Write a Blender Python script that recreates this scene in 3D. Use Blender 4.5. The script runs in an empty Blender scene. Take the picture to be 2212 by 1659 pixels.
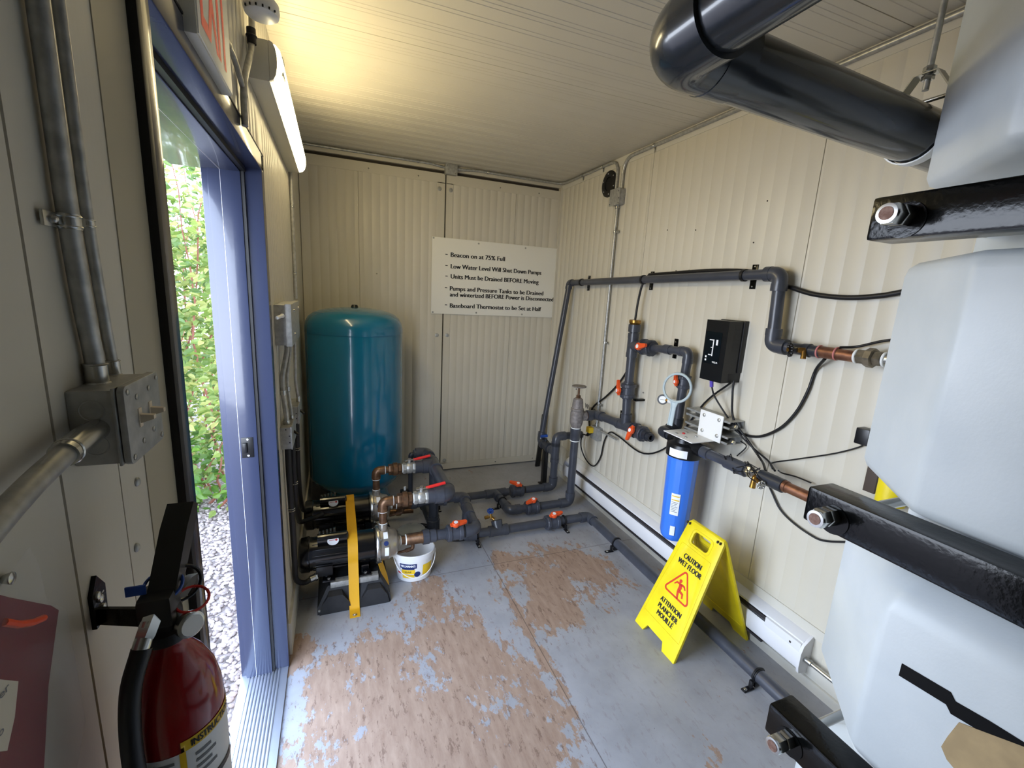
EXPOSURE, LAMP, SKY, SUN = 0.25, 22.0, 12.0, 3.0
import bpy, bmesh, math, random
from mathutils import Vector as V, Matrix
random.seed(11)
SC = bpy.context.scene
COL = SC.collection
PI = math.pi

# ------------------------------------------------------------------ room and camera
W, D, H = 2.163, 3.830, 2.645          # right wall x, back wall y, ceiling z (left wall x = 0)
CAM = V((0.2323, 0.0, 1.65))
FPX = 957.3
RR = V((0.9303706, -0.3627846, 0.0528951))
RD = V((-0.0244152, -0.2052675, -0.9784013))
RF = V((0.3658066, 0.9089844, -0.1998323))

def ray(px, py):
    return RR * ((px - 1106) / FPX) + RD * ((py - 829.5) / FPX) + RF
def on_plane(px, py, axis, val):       # where the sight line meets a real plane of the room
    d = ray(px, py)
    return CAM + d * ((val - CAM[axis]) / d[axis])
def pX(px, py, v): return on_plane(px, py, 0, v)
def pY(px, py, v): return on_plane(px, py, 1, v)
def pZ(px, py, v=0.0): return on_plane(px, py, 2, v)

cd = bpy.data.cameras.new('camera')
cam = bpy.data.objects.new('camera', cd)
COL.objects.link(cam)
cd.sensor_fit = 'HORIZONTAL'; cd.sensor_width = 36.0
cd.lens = FPX / 2212 * 36.0
cd.clip_start = 0.02; cd.clip_end = 200
u = -RD; b = -RF
cam.matrix_world = Matrix(((RR.x, u.x, b.x, CAM.x), (RR.y, u.y, b.y, CAM.y), (RR.z, u.z, b.z, CAM.z), (0, 0, 0, 1)))
SC.camera = cam
SC.view_settings.view_transform = 'Standard'
SC.view_settings.look = 'None'
SC.view_settings.gamma = 1.0
SC.view_settings.use_curve_mapping = False
SC.view_settings.exposure = EXPOSURE if 'EXPOSURE' in globals() else 0.0

# ------------------------------------------------------------------ materials
MATS = {}
def lin(c):
    return tuple(((x / 255) / 12.92 if x / 255 <= 0.04045 else ((x / 255 + 0.055) / 1.055) ** 2.4) for x in c)
def mat(name, rgb, rough=0.5, metal=0.0, spec=0.5, bump=None, var=None, coat=0.0, trans=0.0, alpha=1.0, sss=0.0, emit=None, ior=1.45):
    if name in MATS: return MATS[name]
    m = bpy.data.materials.new(name); m.use_nodes = True
    nt = m.node_tree; bs = nt.nodes['Principled BSDF']
    c = lin(rgb) + (1,)
    bs.inputs['Base Color'].default_value = c
    bs.inputs['Roughness'].default_value = rough
    bs.inputs['Metallic'].default_value = metal
    bs.inputs['Specular IOR Level'].default_value = spec
    bs.inputs['IOR'].default_value = ior
    if coat: bs.inputs['Coat Weight'].default_value = coat; bs.inputs['Coat Roughness'].default_value = 0.08
    if trans: bs.inputs['Transmission Weight'].default_value = trans
    if alpha < 1: bs.inputs['Alpha'].default_value = alpha
    if sss:
        bs.inputs['Subsurface Weight'].default_value = sss
        bs.inputs['Subsurface Radius'].default_value = (0.05, 0.05, 0.05)
        bs.inputs['Subsurface Scale'].default_value = 0.6
    if emit:
        bs.inputs['Emission Color'].default_value = lin(emit[0]) + (1,)
        bs.inputs['Emission Strength'].default_value = emit[1]
    tc = None
    if bump or var:
        tc = nt.nodes.new('ShaderNodeTexCoord')
    if var:                                            # var = (scale, other rgb, detail)
        n = nt.nodes.new('ShaderNodeTexNoise'); n.inputs['Scale'].default_value = var[0]
        n.inputs['Detail'].default_value = var[2] if len(var) > 2 else 6
        r = nt.nodes.new('ShaderNodeValToRGB')
        r.color_ramp.elements[0].position = 0.38; r.color_ramp.elements[1].position = 0.66
        r.color_ramp.elements[0].color = lin(var[1]) + (1,); r.color_ramp.elements[1].color = c
        nt.links.new(tc.outputs['Object'], n.inputs['Vector'])
        nt.links.new(n.outputs['Fac'], r.inputs['Fac'])
        nt.links.new(r.outputs['Color'], bs.inputs['Base Color'])
    if bump:                                           # bump = (scale, strength)
        n = nt.nodes.new('ShaderNodeTexNoise'); n.inputs['Scale'].default_value = bump[0]; n.inputs['Detail'].default_value = 4
        bp = nt.nodes.new('ShaderNodeBump'); bp.inputs['Strength'].default_value = bump[1]; bp.inputs['Distance'].default_value = 0.004
        nt.links.new(tc.outputs['Object'], n.inputs['Vector'])
        nt.links.new(n.outputs['Fac'], bp.inputs['Height'])
        nt.links.new(bp.outputs['Normal'], bs.inputs['Normal'])
    MATS[name] = m
    return m

CREAM = (210, 204, 188)
def panel_material(name, rgb, axis):
    """Cream coated steel panel: faint rolled striations running along one axis."""
    m = mat(name, rgb, rough=0.38, spec=0.45)
    nt = m.node_tree; bs = nt.nodes['Principled BSDF']
    tc = nt.nodes.new('ShaderNodeTexCoord'); mp = nt.nodes.new('ShaderNodeMapping')
    s = [160, 160, 160]; s[axis] = 0.35
    mp.inputs['Scale'].default_value = s
    n = nt.nodes.new('ShaderNodeTexNoise'); n.inputs['Scale'].default_value = 1.0; n.inputs['Detail'].default_value = 3
    bp = nt.nodes.new('ShaderNodeBump'); bp.inputs['Strength'].default_value = 0.06; bp.inputs['Distance'].default_value = 0.002
    nt.links.new(tc.outputs['Object'], mp.inputs['Vector']); nt.links.new(mp.outputs['Vector'], n.inputs['Vector'])
    nt.links.new(n.outputs['Fac'], bp.inputs['Height']); nt.links.new(bp.outputs['Normal'], bs.inputs['Normal'])
    g = nt.nodes.new('ShaderNodeTexNoise'); g.inputs['Scale'].default_value = 2.3; g.inputs['Detail'].default_value = 7
    mx = nt.nodes.new('ShaderNodeMix'); mx.data_type = 'RGBA'
    mx.inputs['A'].default_value = lin(rgb) + (1,); mx.inputs['B'].default_value = lin([x * 0.93 for x in rgb]) + (1,)
    nt.links.new(tc.outputs['Object'], g.inputs['Vector']); nt.links.new(g.outputs['Fac'], mx.inputs['Factor'])
    nt.links.new(mx.outputs['Result'], bs.inputs['Base Color'])
    return m
panel_material('cream_panel', CREAM, 2)
panel_material('ceiling_panel', CREAM, 0)
panel_material('cream_trim', (208, 202, 185), 2)
panel_material('cream_trim_long', (210, 206, 194), 1)
mat('tan_flashing', (172, 164, 142), 0.4)
mat('seam_dark', (58, 52, 46), 0.8)
mat('white_heater', (224, 224, 226), 0.35)
mat('heater_slot', (50, 46, 48), 0.6)
mat('slate_blue', (48, 54, 76), 0.24, coat=0.4, bump=(40, 0.08))
mat('gasket_and_shade', (14, 14, 16), 0.5)
mat('aluminium', (208, 212, 218), 0.32, metal=0.85, bump=(300, 0.05))
mat('galvanised', (186, 186, 182), 0.4, metal=0.55, var=(60, (160, 160, 156)))
mat('galvanised_box', (178, 178, 174), 0.45, metal=0.4, var=(50, (156, 156, 152)))
mat('zinc', (190, 190, 186), 0.25, metal=0.95)
mat('steel', (176, 172, 164), 0.24, metal=0.9)
mat('stainless', (178, 172, 162), 0.3, metal=0.85, bump=(80, 0.04))
mat('rusty_end', (138, 112, 100), 0.6, metal=0.3, var=(90, (108, 78, 66)))
mat('pvc_grey', (66, 69, 78), 0.34, var=(14, (58, 61, 69)), coat=0.15)
mat('pvc_dark', (44, 47, 54), 0.34)
mat('pvc_big', (44, 49, 54), 0.22, coat=0.4)
mat('black_rubber', (18, 18, 21), 0.45)
mat('black_plastic', (16, 16, 18), 0.32)
mat('black_gloss', (12, 12, 14), 0.18, coat=0.5)
mat('black_paint', (6, 7, 7), 0.16, spec=0.26, bump=(110, 0.10))
mat('motor_black', (10, 10, 12), 0.2, coat=0.6)
mat('rubber_block', (24, 25, 28), 0.62, bump=(60, 0.4), var=(18, (36, 36, 38)))
mat('orange', (226, 84, 34), 0.4)
mat('red_lever', (206, 38, 36), 0.4)
mat('blue_lever', (24, 72, 158), 0.4)
mat('navy', (26, 44, 96), 0.4)
mat('bronze', (128, 98, 72), 0.36, metal=0.7, var=(40, (98, 74, 58)))
mat('brass', (176, 136, 62), 0.3, metal=0.85, var=(40, (140, 104, 54)))
mat('copper', (150, 106, 82), 0.38, metal=0.7, var=(24, (112, 76, 60)))
mat('old_bronze', (134, 124, 108), 0.42, metal=0.6, var=(40, (104, 98, 84)))
mat('cast_grey', (148, 142, 138), 0.6, metal=0.35, var=(40, (120, 114, 112)), bump=(120, 0.3))
mat('ptfe', (236, 238, 236), 0.5)
mat('pink_paste', (196, 120, 116), 0.5)
mat('teal', (8, 104, 140), 0.2, coat=0.6)
mat('strap_yellow', (216, 160, 22), 0.55, bump=(120, 0.15))
mat('sign_yellow', (236, 214, 28), 0.45, var=(9, (222, 200, 24)), bump=(30, 0.12))
mat('white_plastic', (232, 232, 230), 0.4)
mat('bucket_white', (226, 226, 226), 0.38)
mat('label_white', (236, 238, 240), 0.45)
mat('label_yellow', (232, 192, 38), 0.45)
mat('label_red', (188, 44, 44), 0.45)
mat('ink', (20, 20, 22), 0.5)
mat('ink_grey', (120, 122, 126), 0.5)
mat('sign_red', (206, 58, 34), 0.45)
mat('exit_red', (214, 24, 30), 0.45, emit=((214, 24, 30), 0.12))
mat('exit_face', (232, 228, 214), 0.45)
mat('board_white', (232, 230, 220), 0.3)
mat('tank_poly', (200, 205, 206), 0.36, spec=0.45, var=(7, (192, 198, 200)), bump=(160, 0.05))
mat('cardboard', (176, 152, 112), 0.8, var=(24, (160, 138, 102)))
mat('filter_blue', (58, 122, 230), 0.32, coat=0.2)
mat('purple', (92, 72, 176), 0.4)
mat('wrench_grey', (176, 190, 194), 0.45)
mat('ext_red', (142, 14, 18), 0.18, coat=0.5)
mat('ext_head', (30, 30, 28), 0.38)
mat('maroon_sheet', (122, 8, 32), 0.45, spec=0.3)
mat('tape_black', (7, 7, 8), 0.6, spec=0.2)
mat('card_cream', (222, 212, 190), 0.6)
mat('orange_mark', (240, 84, 40), 0.5)
mat('clear_film', (225, 225, 222), 0.12, alpha=0.07)
mat('smoke_clear', (168, 172, 168), 0.2, alpha=0.55, spec=0.7)
mat('ivory', (218, 202, 176), 0.4)
mat('gauge_face', (240, 240, 238), 0.4)
mat('lamp_lens', (255, 246, 214), 0.4, emit=((255, 235, 182), LAMP if 'LAMP' in globals() else 14.0))
mat('lamp_body', (206, 202, 186), 0.4)
mat('brown_post', (70, 58, 50), 0.6)
mat('leaf', (128, 156, 62), 0.5, spec=0.3)
mat('leaf_yellow', (196, 190, 96), 0.5, spec=0.3)
mat('stem', (122, 72, 56), 0.7)

# ------------------------------------------------------------------ mesh builder
def frame(d):
    d = V(d).normalized()
    up = V((0, 0, 1)) if abs(d.z) < 0.95 else V((0, 1, 0))
    x = up.cross(d).normalized(); y = d.cross(x)
    return x, y, d
class MB:
    def __init__(s, M=None):
        s.bm = bmesh.new(); s.M = M or Matrix()
    def v(s, p): return s.bm.verts.new(s.M @ V(p))
    def f(s, vs, smooth=False):
        try:
            q = s.bm.faces.new(vs); q.smooth = smooth; return q
        except ValueError: return None
    def ring_tube(s, rings, smooth=True, cap=(True, True), close=False):
        R = [[s.v(p) for p in r] for r in rings]
        n = len(R[0]); k = len(R)
        for i in range(k if close else k - 1):
            a, c = R[i], R[(i + 1) % k]
            for j in range(n):
                s.f([a[j], a[(j + 1) % n], c[(j + 1) % n], c[j]], smooth)
        if not close:
            if cap[0]: s.f(R[0][::-1])
            if cap[1]: s.f(R[-1])
        return s
    def cyl(s, a, c, r, r2=None, n=20, cap=(True, True)):
        a = V(a); c = V(c); x, y, _ = frame(c - a); r2 = r if r2 is None else r2
        def rg(o, q): return [o + x * (q * math.cos(2 * PI * i / n)) + y * (q * math.sin(2 * PI * i / n)) for i in range(n)]
        return s.ring_tube([rg(a, r), rg(c, r2)], True, cap)
    def lathe(s, o, d, prof, n=28, cap=(True, True), sx=1.0, sy=1.0, xdir=None):
        """prof = [(t along d, radius)]"""
        o = V(o); x, y, d = frame(d)
        if xdir is not None: x = V(xdir).normalized(); y = d.cross(x)
        rings = [[o + d * t + x * (max(r, 1e-4) * sx * math.cos(2 * PI * i / n)) + y * (max(r, 1e-4) * sy * math.sin(2 * PI * i / n)) for i in range(n)] for t, r in prof]
        return s.ring_tube(rings, True, cap)
    def hexa(s, a, c, r, chamfer=True):
        a = V(a); c = V(c); L = (c - a).length
        x, y, d = frame(c - a)
        def rg(t, q): return [a + d * t + x * (q * math.cos(PI / 3 * i)) + y * (q * math.sin(PI / 3 * i)) for i in range(6)]
        return s.ring_tube([rg(0, r * .93), rg(L * .12, r), rg(L * .88, r), rg(L, r * .93)], False)
    def box(s, c, size, bev=0.0, rot=None):
        c = V(c); h = V(size) / 2
        T = s.M @ Matrix.Translation(c) @ (rot.to_4x4() if rot else Matrix())
        r = bmesh.ops.create_cube(s.bm, size=1.0, matrix=T @ Matrix.Diagonal((size[0], size[1], size[2], 1)))
        if bev > 0:
            es = list({e for q in r['verts'] for e in q.link_edges})
            bmesh.ops.bevel(s.bm, geom=es, offset=min(bev, min(h) * .95), segments=2, profile=0.6, affect='EDGES')
        return s
    def bb(s, lo, hi, bev=0.0):
        lo = V(lo); hi = V(hi)
        return s.box((lo + hi) / 2, (hi - lo), bev)
    def path(s, pts, fillet=0.0, seg=6):
        pts = [V(p) for p in pts]
        if fillet <= 0 or len(pts) < 3: return pts
        out = [pts[0]]
        for i in range(1, len(pts) - 1):
            p = pts[i]; a = pts[i - 1] - p; c = pts[i + 1] - p
            la, lc = a.length, c.length; a = a / la; c = c / lc
            ang = a.angle(c, PI)
            if ang > PI - 0.03: out.append(p); continue
            t = min(fillet, la * .49, lc * .49)
            p0 = p + a * t; p1 = p + c * t
            for k in range(seg + 1):
                w = k / seg
                out.append(p0 * (1 - w) ** 2 + p * (2 * w * (1 - w)) + p1 * w ** 2)
        out.append(pts[-1])
        return out
    def tube(s, pts, r, n=14, fillet=0.0, seg=6, cap=(True, True), rs=None):
        P = s.path(pts, fillet, seg)
        rings = []; prev = None
        for i, p in enumerate(P):
            d = (P[min(i + 1, len(P) - 1)] - P[max(i - 1, 0)]).normalized()
            if prev is None: x, y, _ = frame(d)
            else:
                x = prev - d * prev.dot(d)
                x = x.normalized() if x.length > 1e-6 else frame(d)[0]
                y = d.cross(x)
            prev = x
            q = r if rs is None else rs[min(i, len(rs) - 1)]
            rings.append([p + x * (q * math.cos(2 * PI * k / n)) + y * (q * math.sin(2 * PI * k / n)) for k in range(n)])
        return s.ring_tube(rings, True, cap)
    def spline(s, pts, r, n=8, step=6):
        """smooth cable through the points (Catmull-Rom)"""
        P = [V(p) for p in pts]; P = [P[0] * 2 - P[1]] + P + [P[-1] * 2 - P[-2]]
        out = []
        for i in range(1, len(P) - 2):
            for k in range(step):
                t = k / step
                out.append(0.5 * ((2 * P[i]) + (P[i + 1] - P[i - 1]) * t + (2 * P[i - 1] - 5 * P[i] + 4 * P[i + 1] - P[i + 2]) * t * t + (3 * P[i] - P[i - 1] - 3 * P[i + 1] + P[i + 2]) * t ** 3))
        out.append(P[-2])
        return s.tube(out, r, n)
    def torus(s, o, d, R, r, n=28, m=10, a0=0.0, a1=2 * PI):
        o = V(o); x, y, d = frame(d); full = abs(a1 - a0 - 2 * PI) < 1e-6
        k = n if full else n + 1; rings = []
        for i in range(k):
            a = a0 + (a1 - a0) * i / n
            e = x * math.cos(a) + y * math.sin(a)
            rings.append([o + e * (R + r * math.cos(2 * PI * j / m)) + d * (r * math.sin(2 * PI * j / m)) for j in range(m)])
        return s.ring_tube(rings, True, close=full)
    def ball(s, c, r, sc=(1, 1, 1), n=16):
        rr = bmesh.ops.create_uvsphere(s.bm, u_segments=n, v_segments=max(6, n // 2), radius=1.0,
            matrix=s.M @ Matrix.Translation(V(c)) @ Matrix.Diagonal((r * sc[0], r * sc[1], r * sc[2], 1)))
        for q in {f for w in rr['verts'] for f in w.link_faces}: q.smooth = True
        return s
    def prism(s, poly, o, u, v, depth, n=None):
        """flat polygon (u,v) pushed along the normal by depth"""
        o = V(o); u = V(u); v = V(v); nn = V(n) if n else u.cross(v).normalized()
        A = [s.v(o + u * p[0] + v * p[1]) for p in poly]
        B = [s.v(o + u * p[0] + v * p[1] + nn * depth) for p in poly]
        k = len(poly)
        for i in range(k): s.f([A[i], A[(i + 1) % k], B[(i + 1) % k], B[i]])
        s.f(A[::-1]); s.f(B)
        return s
    def ribbon(s, pts, side, w, t):
        """flat strap of width w along side, thickness t, following pts"""
        P = [V(p) for p in pts]; side = V(side).normalized(); rings = []
        for i, p in enumerate(P):
            d = (P[min(i + 1, len(P) - 1)] - P[max(i - 1, 0)]).normalized()
            nn = d.cross(side).normalized()
            rings.append([p - side * w / 2 - nn * t / 2, p + side * w / 2 - nn * t / 2, p + side * w / 2 + nn * t / 2, p - side * w / 2 + nn * t / 2])
        return s.ring_tube(rings, False)
    def add_mesh2d(s, me, fn):
        """flat mesh (x,y,z small) placed through fn(x,y,z)"""
        vs = [s.v(fn(q.co.x, q.co.y, q.co.z)) for q in me.vertices]
        for p in me.polygons: s.f([vs[i] for i in p.vertices])
        return s
    def build(s, name, m, parent=None, label=None, sharp=38, wn=True):
        bm = s.bm
        bmesh.ops.remove_doubles(bm, verts=bm.verts, dist=1e-6)
        bmesh.ops.recalc_face_normals(bm, faces=bm.faces)
        me = bpy.data.meshes.new(name)
        if parent is not None:
            off = world_loc(parent)
            bmesh.ops.translate(bm, verts=bm.verts, vec=-off)
        bm.to_mesh(me); bm.free()
        me.materials.append(MATS[m])
        try: me.set_sharp_from_angle(angle=math.radians(sharp))
        except Exception: pass
        o = bpy.data.objects.new(name, me); COL.objects.link(o)
        if parent is not None: o.parent = parent
        if label: o['label'] = label
        return o
def world_loc(o):
    p = V(o.location)
    while o.parent is not None:
        o = o.parent; p = p + V(o.location)
    return p
def tag(o, label, cat, group=None, kind=None):
    o['label'] = label; o['category'] = cat
    if group: o['group'] = group
    if kind: o['kind'] = kind
    return o
def thing(name, label, cat, loc=(0, 0, 0), group=None):
    o = bpy.data.objects.new(name, None); COL.objects.link(o)
    o.empty_display_size = 0.05; o.location = loc
    return tag(o, label, cat, group)
def struct(o): o['kind'] = 'structure'; return o

# flat shapes and lettering through 2D curves
def flat_mesh(loops, ext=0.0, bev=0.0):
    cu = bpy.data.curves.new('outline', 'CURVE'); cu.dimensions = '2D'; cu.fill_mode = 'BOTH'
    cu.extrude = ext; cu.bevel_depth = bev; cu.bevel_resolution = 1
    for lp in loops:
        sp = cu.splines.new('POLY'); sp.points.add(len(lp) - 1)
        for i, p in enumerate(lp): sp.points[i].co = (p[0], p[1], 0, 1)
        sp.use_cyclic_u = True
    ob = bpy.data.objects.new('outline', cu)
    me = bpy.data.meshes.new_from_object(ob)
    bpy.data.objects.remove(ob); bpy.data.curves.remove(cu)
    return me
def text_mesh(body, size=1.0, bold=0.0, align='LEFT', spacing=1.0, ext=0.0):
    cu = bpy.data.curves.new('lettering', 'FONT'); cu.body = body; cu.size = size; cu.offset = bold
    cu.align_x = align; cu.space_character = spacing; cu.extrude = ext; cu.resolution_u = 3
    ob = bpy.data.objects.new('lettering', cu)
    me = bpy.data.meshes.new_from_object(ob)
    bpy.data.objects.remove(ob); bpy.data.curves.remove(cu)
    return me
def put_text(mb, body, o, uu, vv, height, width=None, align='L', bold=0.02, off=0.0006, nrm=None, wrap=None):
    """capital height and line width in metres, baseline origin o, directions uu and vv"""
    me = text_mesh(body, 1.0, 0.0)
    xs = [q.co.x for q in me.vertices]
    if not xs: return mb
    x0, x1 = min(xs), max(xs); sy = height / 0.70
    sx = sy if width is None else width / (x1 - x0)
    wd = (x1 - x0) * sx
    dx = {'L': 0, 'C': -wd / 2, 'R': -wd}[align]
    o = V(o); uu = V(uu).normalized(); vv = V(vv).normalized(); nn = V(nrm) if nrm else uu.cross(vv)
    k = 0
    for sh in ((-1, 0, 1) if bold > 0 else (0,)):      # heavier strokes: the glyph printed three times, slightly apart
        e = sh * bold * sy * 0.9; f = off + 0.00004 * k; k += 1
        if wrap: fn = lambda x, y, z: wrap((x - x0) * sx + dx + e, y * sy)
        else: fn = lambda x, y, z: o + uu * ((x - x0) * sx + dx + e) + vv * (y * sy) + nn * f
        mb.add_mesh2d(me, fn)
    bpy.data.meshes.remove(me)
    return mb
def rrect(w, h, r, n=5, cx=0, cy=0):
    out = []
    for (sx, sy, a0) in ((1, 1, 0), (-1, 1, PI / 2), (-1, -1, PI), (1, -1, 1.5 * PI)):
        for i in range(n + 1):
            a = a0 + PI / 2 * i / n
            out.append((cx + sx * (w / 2 - r) + r * math.cos(a), cy + sy * (h / 2 - r) + r * math.sin(a)))
    return out
def circle(r, n=24, cx=0, cy=0): return [(cx + r * math.cos(2 * PI * i / n), cy + r * math.sin(2 * PI * i / n)) for i in range(n)]
def curved_patch(mb, center, r, a0, a1, z0, z1, n=10, t=0.0006, ax=1.0, ay=1.0, r1=None):
    """label wrapped on an upright drum between two headings; r1 = radius at the top"""
    r1 = r if r1 is None else r1
    c = V(center); lo = []; hi = []
    for i in range(n + 1):
        a = a0 + (a1 - a0) * i / n; e = V((ax * math.cos(a), ay * math.sin(a), 0))
        lo.append(mb.v(c + e * (r + t) + V((0, 0, z0)))); hi.append(mb.v(c + e * (r1 + t) + V((0, 0, z1))))
    for i in range(n): mb.f([lo[i], lo[i + 1], hi[i + 1], hi[i]], True)
    return mb
X1, Y1, Z1 = V((1, 0, 0)), V((0, 1, 0)), V((0, 0, 1))
# ------------------------------------------------------------------ room shell
YB = -1.7                                   # room runs on behind the camera
def ribbed(mb, o, along, nrm, up, length, height, thick, grooves):
    """panel whose front face (towards nrm) has shallow pressed grooves; grooves = [(pos, width, depth)]"""
    pts = [(0, 0)]
    for p, w, d in sorted(grooves):
        if p - w / 2 <= 0.002 or p + w / 2 >= length - 0.002: continue
        pts += [(p - w / 2, 0), (p - w / 4, -d), (p + w / 4, -d), (p + w / 2, 0)]
    pts += [(length, 0), (length, -thick), (0, -thick)]
    mb.prism(pts, o, along, nrm, height, n=up)
def regular(length, step, w, d, start=0.0):
    k = int((length - start) / step)
    return [(start + step * (i + 0.5), w, d) for i in range(k)]

# floor: worn grey paint over plywood
def floor_material():
    m = bpy.data.materials.new('worn_painted_floor'); m.use_nodes = True
    nt = m.node_tree; bs = nt.nodes['Principled BSDF']; N = nt.nodes.new; L = nt.links.new
    tc = N('ShaderNodeTexCoord'); sp = N('ShaderNodeSeparateXYZ'); L(tc.outputs['Object'], sp.inputs[0])
    def math_(op, a, b=None, c=None, clamp=False):
        n = N('ShaderNodeMath'); n.operation = op; n.use_clamp = clamp
        for i, q in enumerate((a, b, c)):
            if q is None: continue
            if isinstance(q, (int, float)): n.inputs[i].default_value = q
            else: L(q, n.inputs[i])
        return n.outputs[0]
    def blob(cx, cy, rx, ry, ang=0.0):
        ca, sa = math.cos(ang), math.sin(ang)
        dx = math_('SUBTRACT', sp.outputs['X'], cx); dy = math_('SUBTRACT', sp.outputs['Y'], cy)
        a = math_('ADD', math_('MULTIPLY', dx, ca / rx), math_('MULTIPLY', dy, sa / rx))
        b_ = math_('ADD', math_('MULTIPLY', dx, -sa / ry), math_('MULTIPLY', dy, ca / ry))
        r2 = math_('ADD', math_('MULTIPLY', a, a), math_('MULTIPLY', b_, b_))
        return math_('SUBTRACT', 1.0, r2)
    def noise(scale, detail=8, rough=0.6, sxyz=(1, 1, 1)):
        mp = N('ShaderNodeMapping'); mp.inputs['Scale'].default_value = sxyz
        L(tc.outputs['Object'], mp.inputs['Vector'])
        n = N('ShaderNodeTexNoise'); n.inputs['Scale'].default_value = scale; n.inputs['Detail'].default_value = detail
        n.inputs['Roughness'].default_value = rough; L(mp.outputs['Vector'], n.inputs['Vector'])
        return n.outputs['Fac']
    blobs = [(0.42, 1.30, 0.40, 0.62, 0.0), (0.74, 1.78, 0.17, 0.50, 0.12), (0.30, 1.80, 0.22, 0.16, 0.0), (1.48, 2.10, 0.36, 0.30, 0.0),
             (1.18, 2.32, 0.10, 0.12, 0.0), (1.25, 1.80, 0.20, 0.16, 0.0), (1.095, 1.72, 0.035, 0.50, 0.0), (0.85, 1.10, 0.22, 0.5, 0.0), (0.02, 1.93, 0.10, 0.12, 0)]
    acc = None
    for bl in blobs:
        q = blob(*bl)
        q = math_('MAXIMUM', q, -1.0)
        acc = q if acc is None else math_('MAXIMUM', acc, q)
    ragged = math_('MULTIPLY_ADD', noise(4.5, 10, 0.66, (1.25, 0.75, 1)), 6.0, -3.0)
    fine = math_('MULTIPLY_ADD', noise(26, 7, 0.72, (1.3, 0.65, 1)), 3.6, -1.8)
    edge = math_('ADD', math_('ADD', math_('MULTIPLY', acc, 1.0), ragged), fine)
    bare = math_('MULTIPLY_ADD', edge, 6.0, -0.3, clamp=True)
    # scattered scuffs between the patches
    scuff = math_('MULTIPLY', math_('MULTIPLY_ADD', noise(26, 6, 0.75, (1.6, 0.55, 1)), 16.0, -8.9, clamp=True),
                  math_('MULTIPLY_ADD', math_('ADD', acc, 1.2), 0.8, 0.12, clamp=True))
    # wood with streaks
    wr = N('ShaderNodeValToRGB'); e = wr.color_ramp.elements
    e[0].position = 0.25; e[0].color = lin((140, 114, 97)) + (1,)
    e[1].position = 0.72; e[1].color = lin((172, 148, 129)) + (1,)
    L(noise(16, 8, 0.65, (2.2, 0.5, 1)), wr.inputs['Fac'])
    pr = N('ShaderNodeValToRGB'); e = pr.color_ramp.elements
    e[0].position = 0.3; e[0].color = lin((148, 149, 153)) + (1,)
    e[1].position = 0.7; e[1].color = lin((168, 169, 174)) + (1,)
    L(noise(5, 8, 0.6), pr.inputs['Fac'])
    mx = N('ShaderNodeMix'); mx.data_type = 'RGBA'
    L(bare, mx.inputs['Factor']); L(pr.outputs['Color'], mx.inputs['A']); L(wr.outputs['Color'], mx.inputs['B'])
    m2 = N('ShaderNodeMix'); m2.data_type = 'RGBA'
    m2.inputs['B'].default_value = lin((112, 88, 74)) + (1,)
    L(math_('MULTIPLY', scuff, 0.75), m2.inputs['Factor']); L(mx.outputs['Result'], m2.inputs['A'])
    # sheet joints and specks of dirt
    j1 = math_('LESS_THAN', math_('ABSOLUTE', math_('SUBTRACT', sp.outputs['X'], 1.098)), 0.0022)
    j2 = math_('LESS_THAN', math_('ABSOLUTE', math_('SUBTRACT', sp.outputs['Y'], 2.31)), 0.0022)
    sk = math_('GREATER_THAN', noise(34, 3, 0.6), 0.735)
    dk = math_('MULTIPLY', math_('MAXIMUM', math_('MAXIMUM', j1, j2), sk), 0.62)
    m3 = N('ShaderNodeMix'); m3.data_type = 'RGBA'; m3.inputs['B'].default_value = lin((66, 56, 50)) + (1,)
    L(dk, m3.inputs['Factor']); L(m2.outputs['Result'], m3.inputs['A'])
    L(m3.outputs['Result'], bs.inputs['Base Color'])
    L(math_('MULTIPLY_ADD', bare, 0.22, 0.42), bs.inputs['Roughness'])
    bp = N('ShaderNodeBump'); bp.inputs['Strength'].default_value = 0.5; bp.inputs['Distance'].default_value = 0.0012
    L(math_('MULTIPLY', bare, -1.0), bp.inputs['Height']); L(bp.outputs['Normal'], bs.inputs['Normal'])
    return m
MATS['floor'] = floor_material()
mb = MB(); mb.bb((-0.175, YB, -0.12), (W + 0.15, D + 0.15, 0.0))
struct(mb.build('floor', 'floor'))

mb = MB(); g = []
yy = YB
k = 0
while yy < D:
    for off in (0.03, 0.055, 0.08, 0.15, 0.175): g.append((yy - YB + off, 0.008, 0.0016))
    yy += 0.24
    k += 1
    if k % 4 == 0: g.append((yy - YB - 0.015, 0.004, 0.006))
ribbed(mb, (-0.175, YB, H), Y1, -Z1, X1, D - YB + 0.15, W + 0.33, 0.12, g)
struct(mb.build('ceiling', 'ceiling_panel'))

# right wall
mb = MB(); LW = D - YB
g = [(p, 0.006, 0.0007) for p, *_ in regular(LW, 0.0787, 0, 0)] + [(D - 2.60 - YB + YB, 0.004, 0.006)]
g = [q for q in g] + [(1.42 - YB, 0.004, 0.006), (2.56 - YB, 0.004, 0.006), (0.28 - YB, 0.004, 0.006)]
ribbed(mb, (W, YB, 0), Y1, -X1, Z1, LW + 0.12, H, 0.12, g)
struct(mb.build('wall_right', 'cream_panel'))
# wall behind the camera
mb = MB(); mb.bb((-0.175, YB - 0.12, 0), (W + 0.12, YB, H))
struct(mb.build('wall_front', 'cream_panel'))

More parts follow.
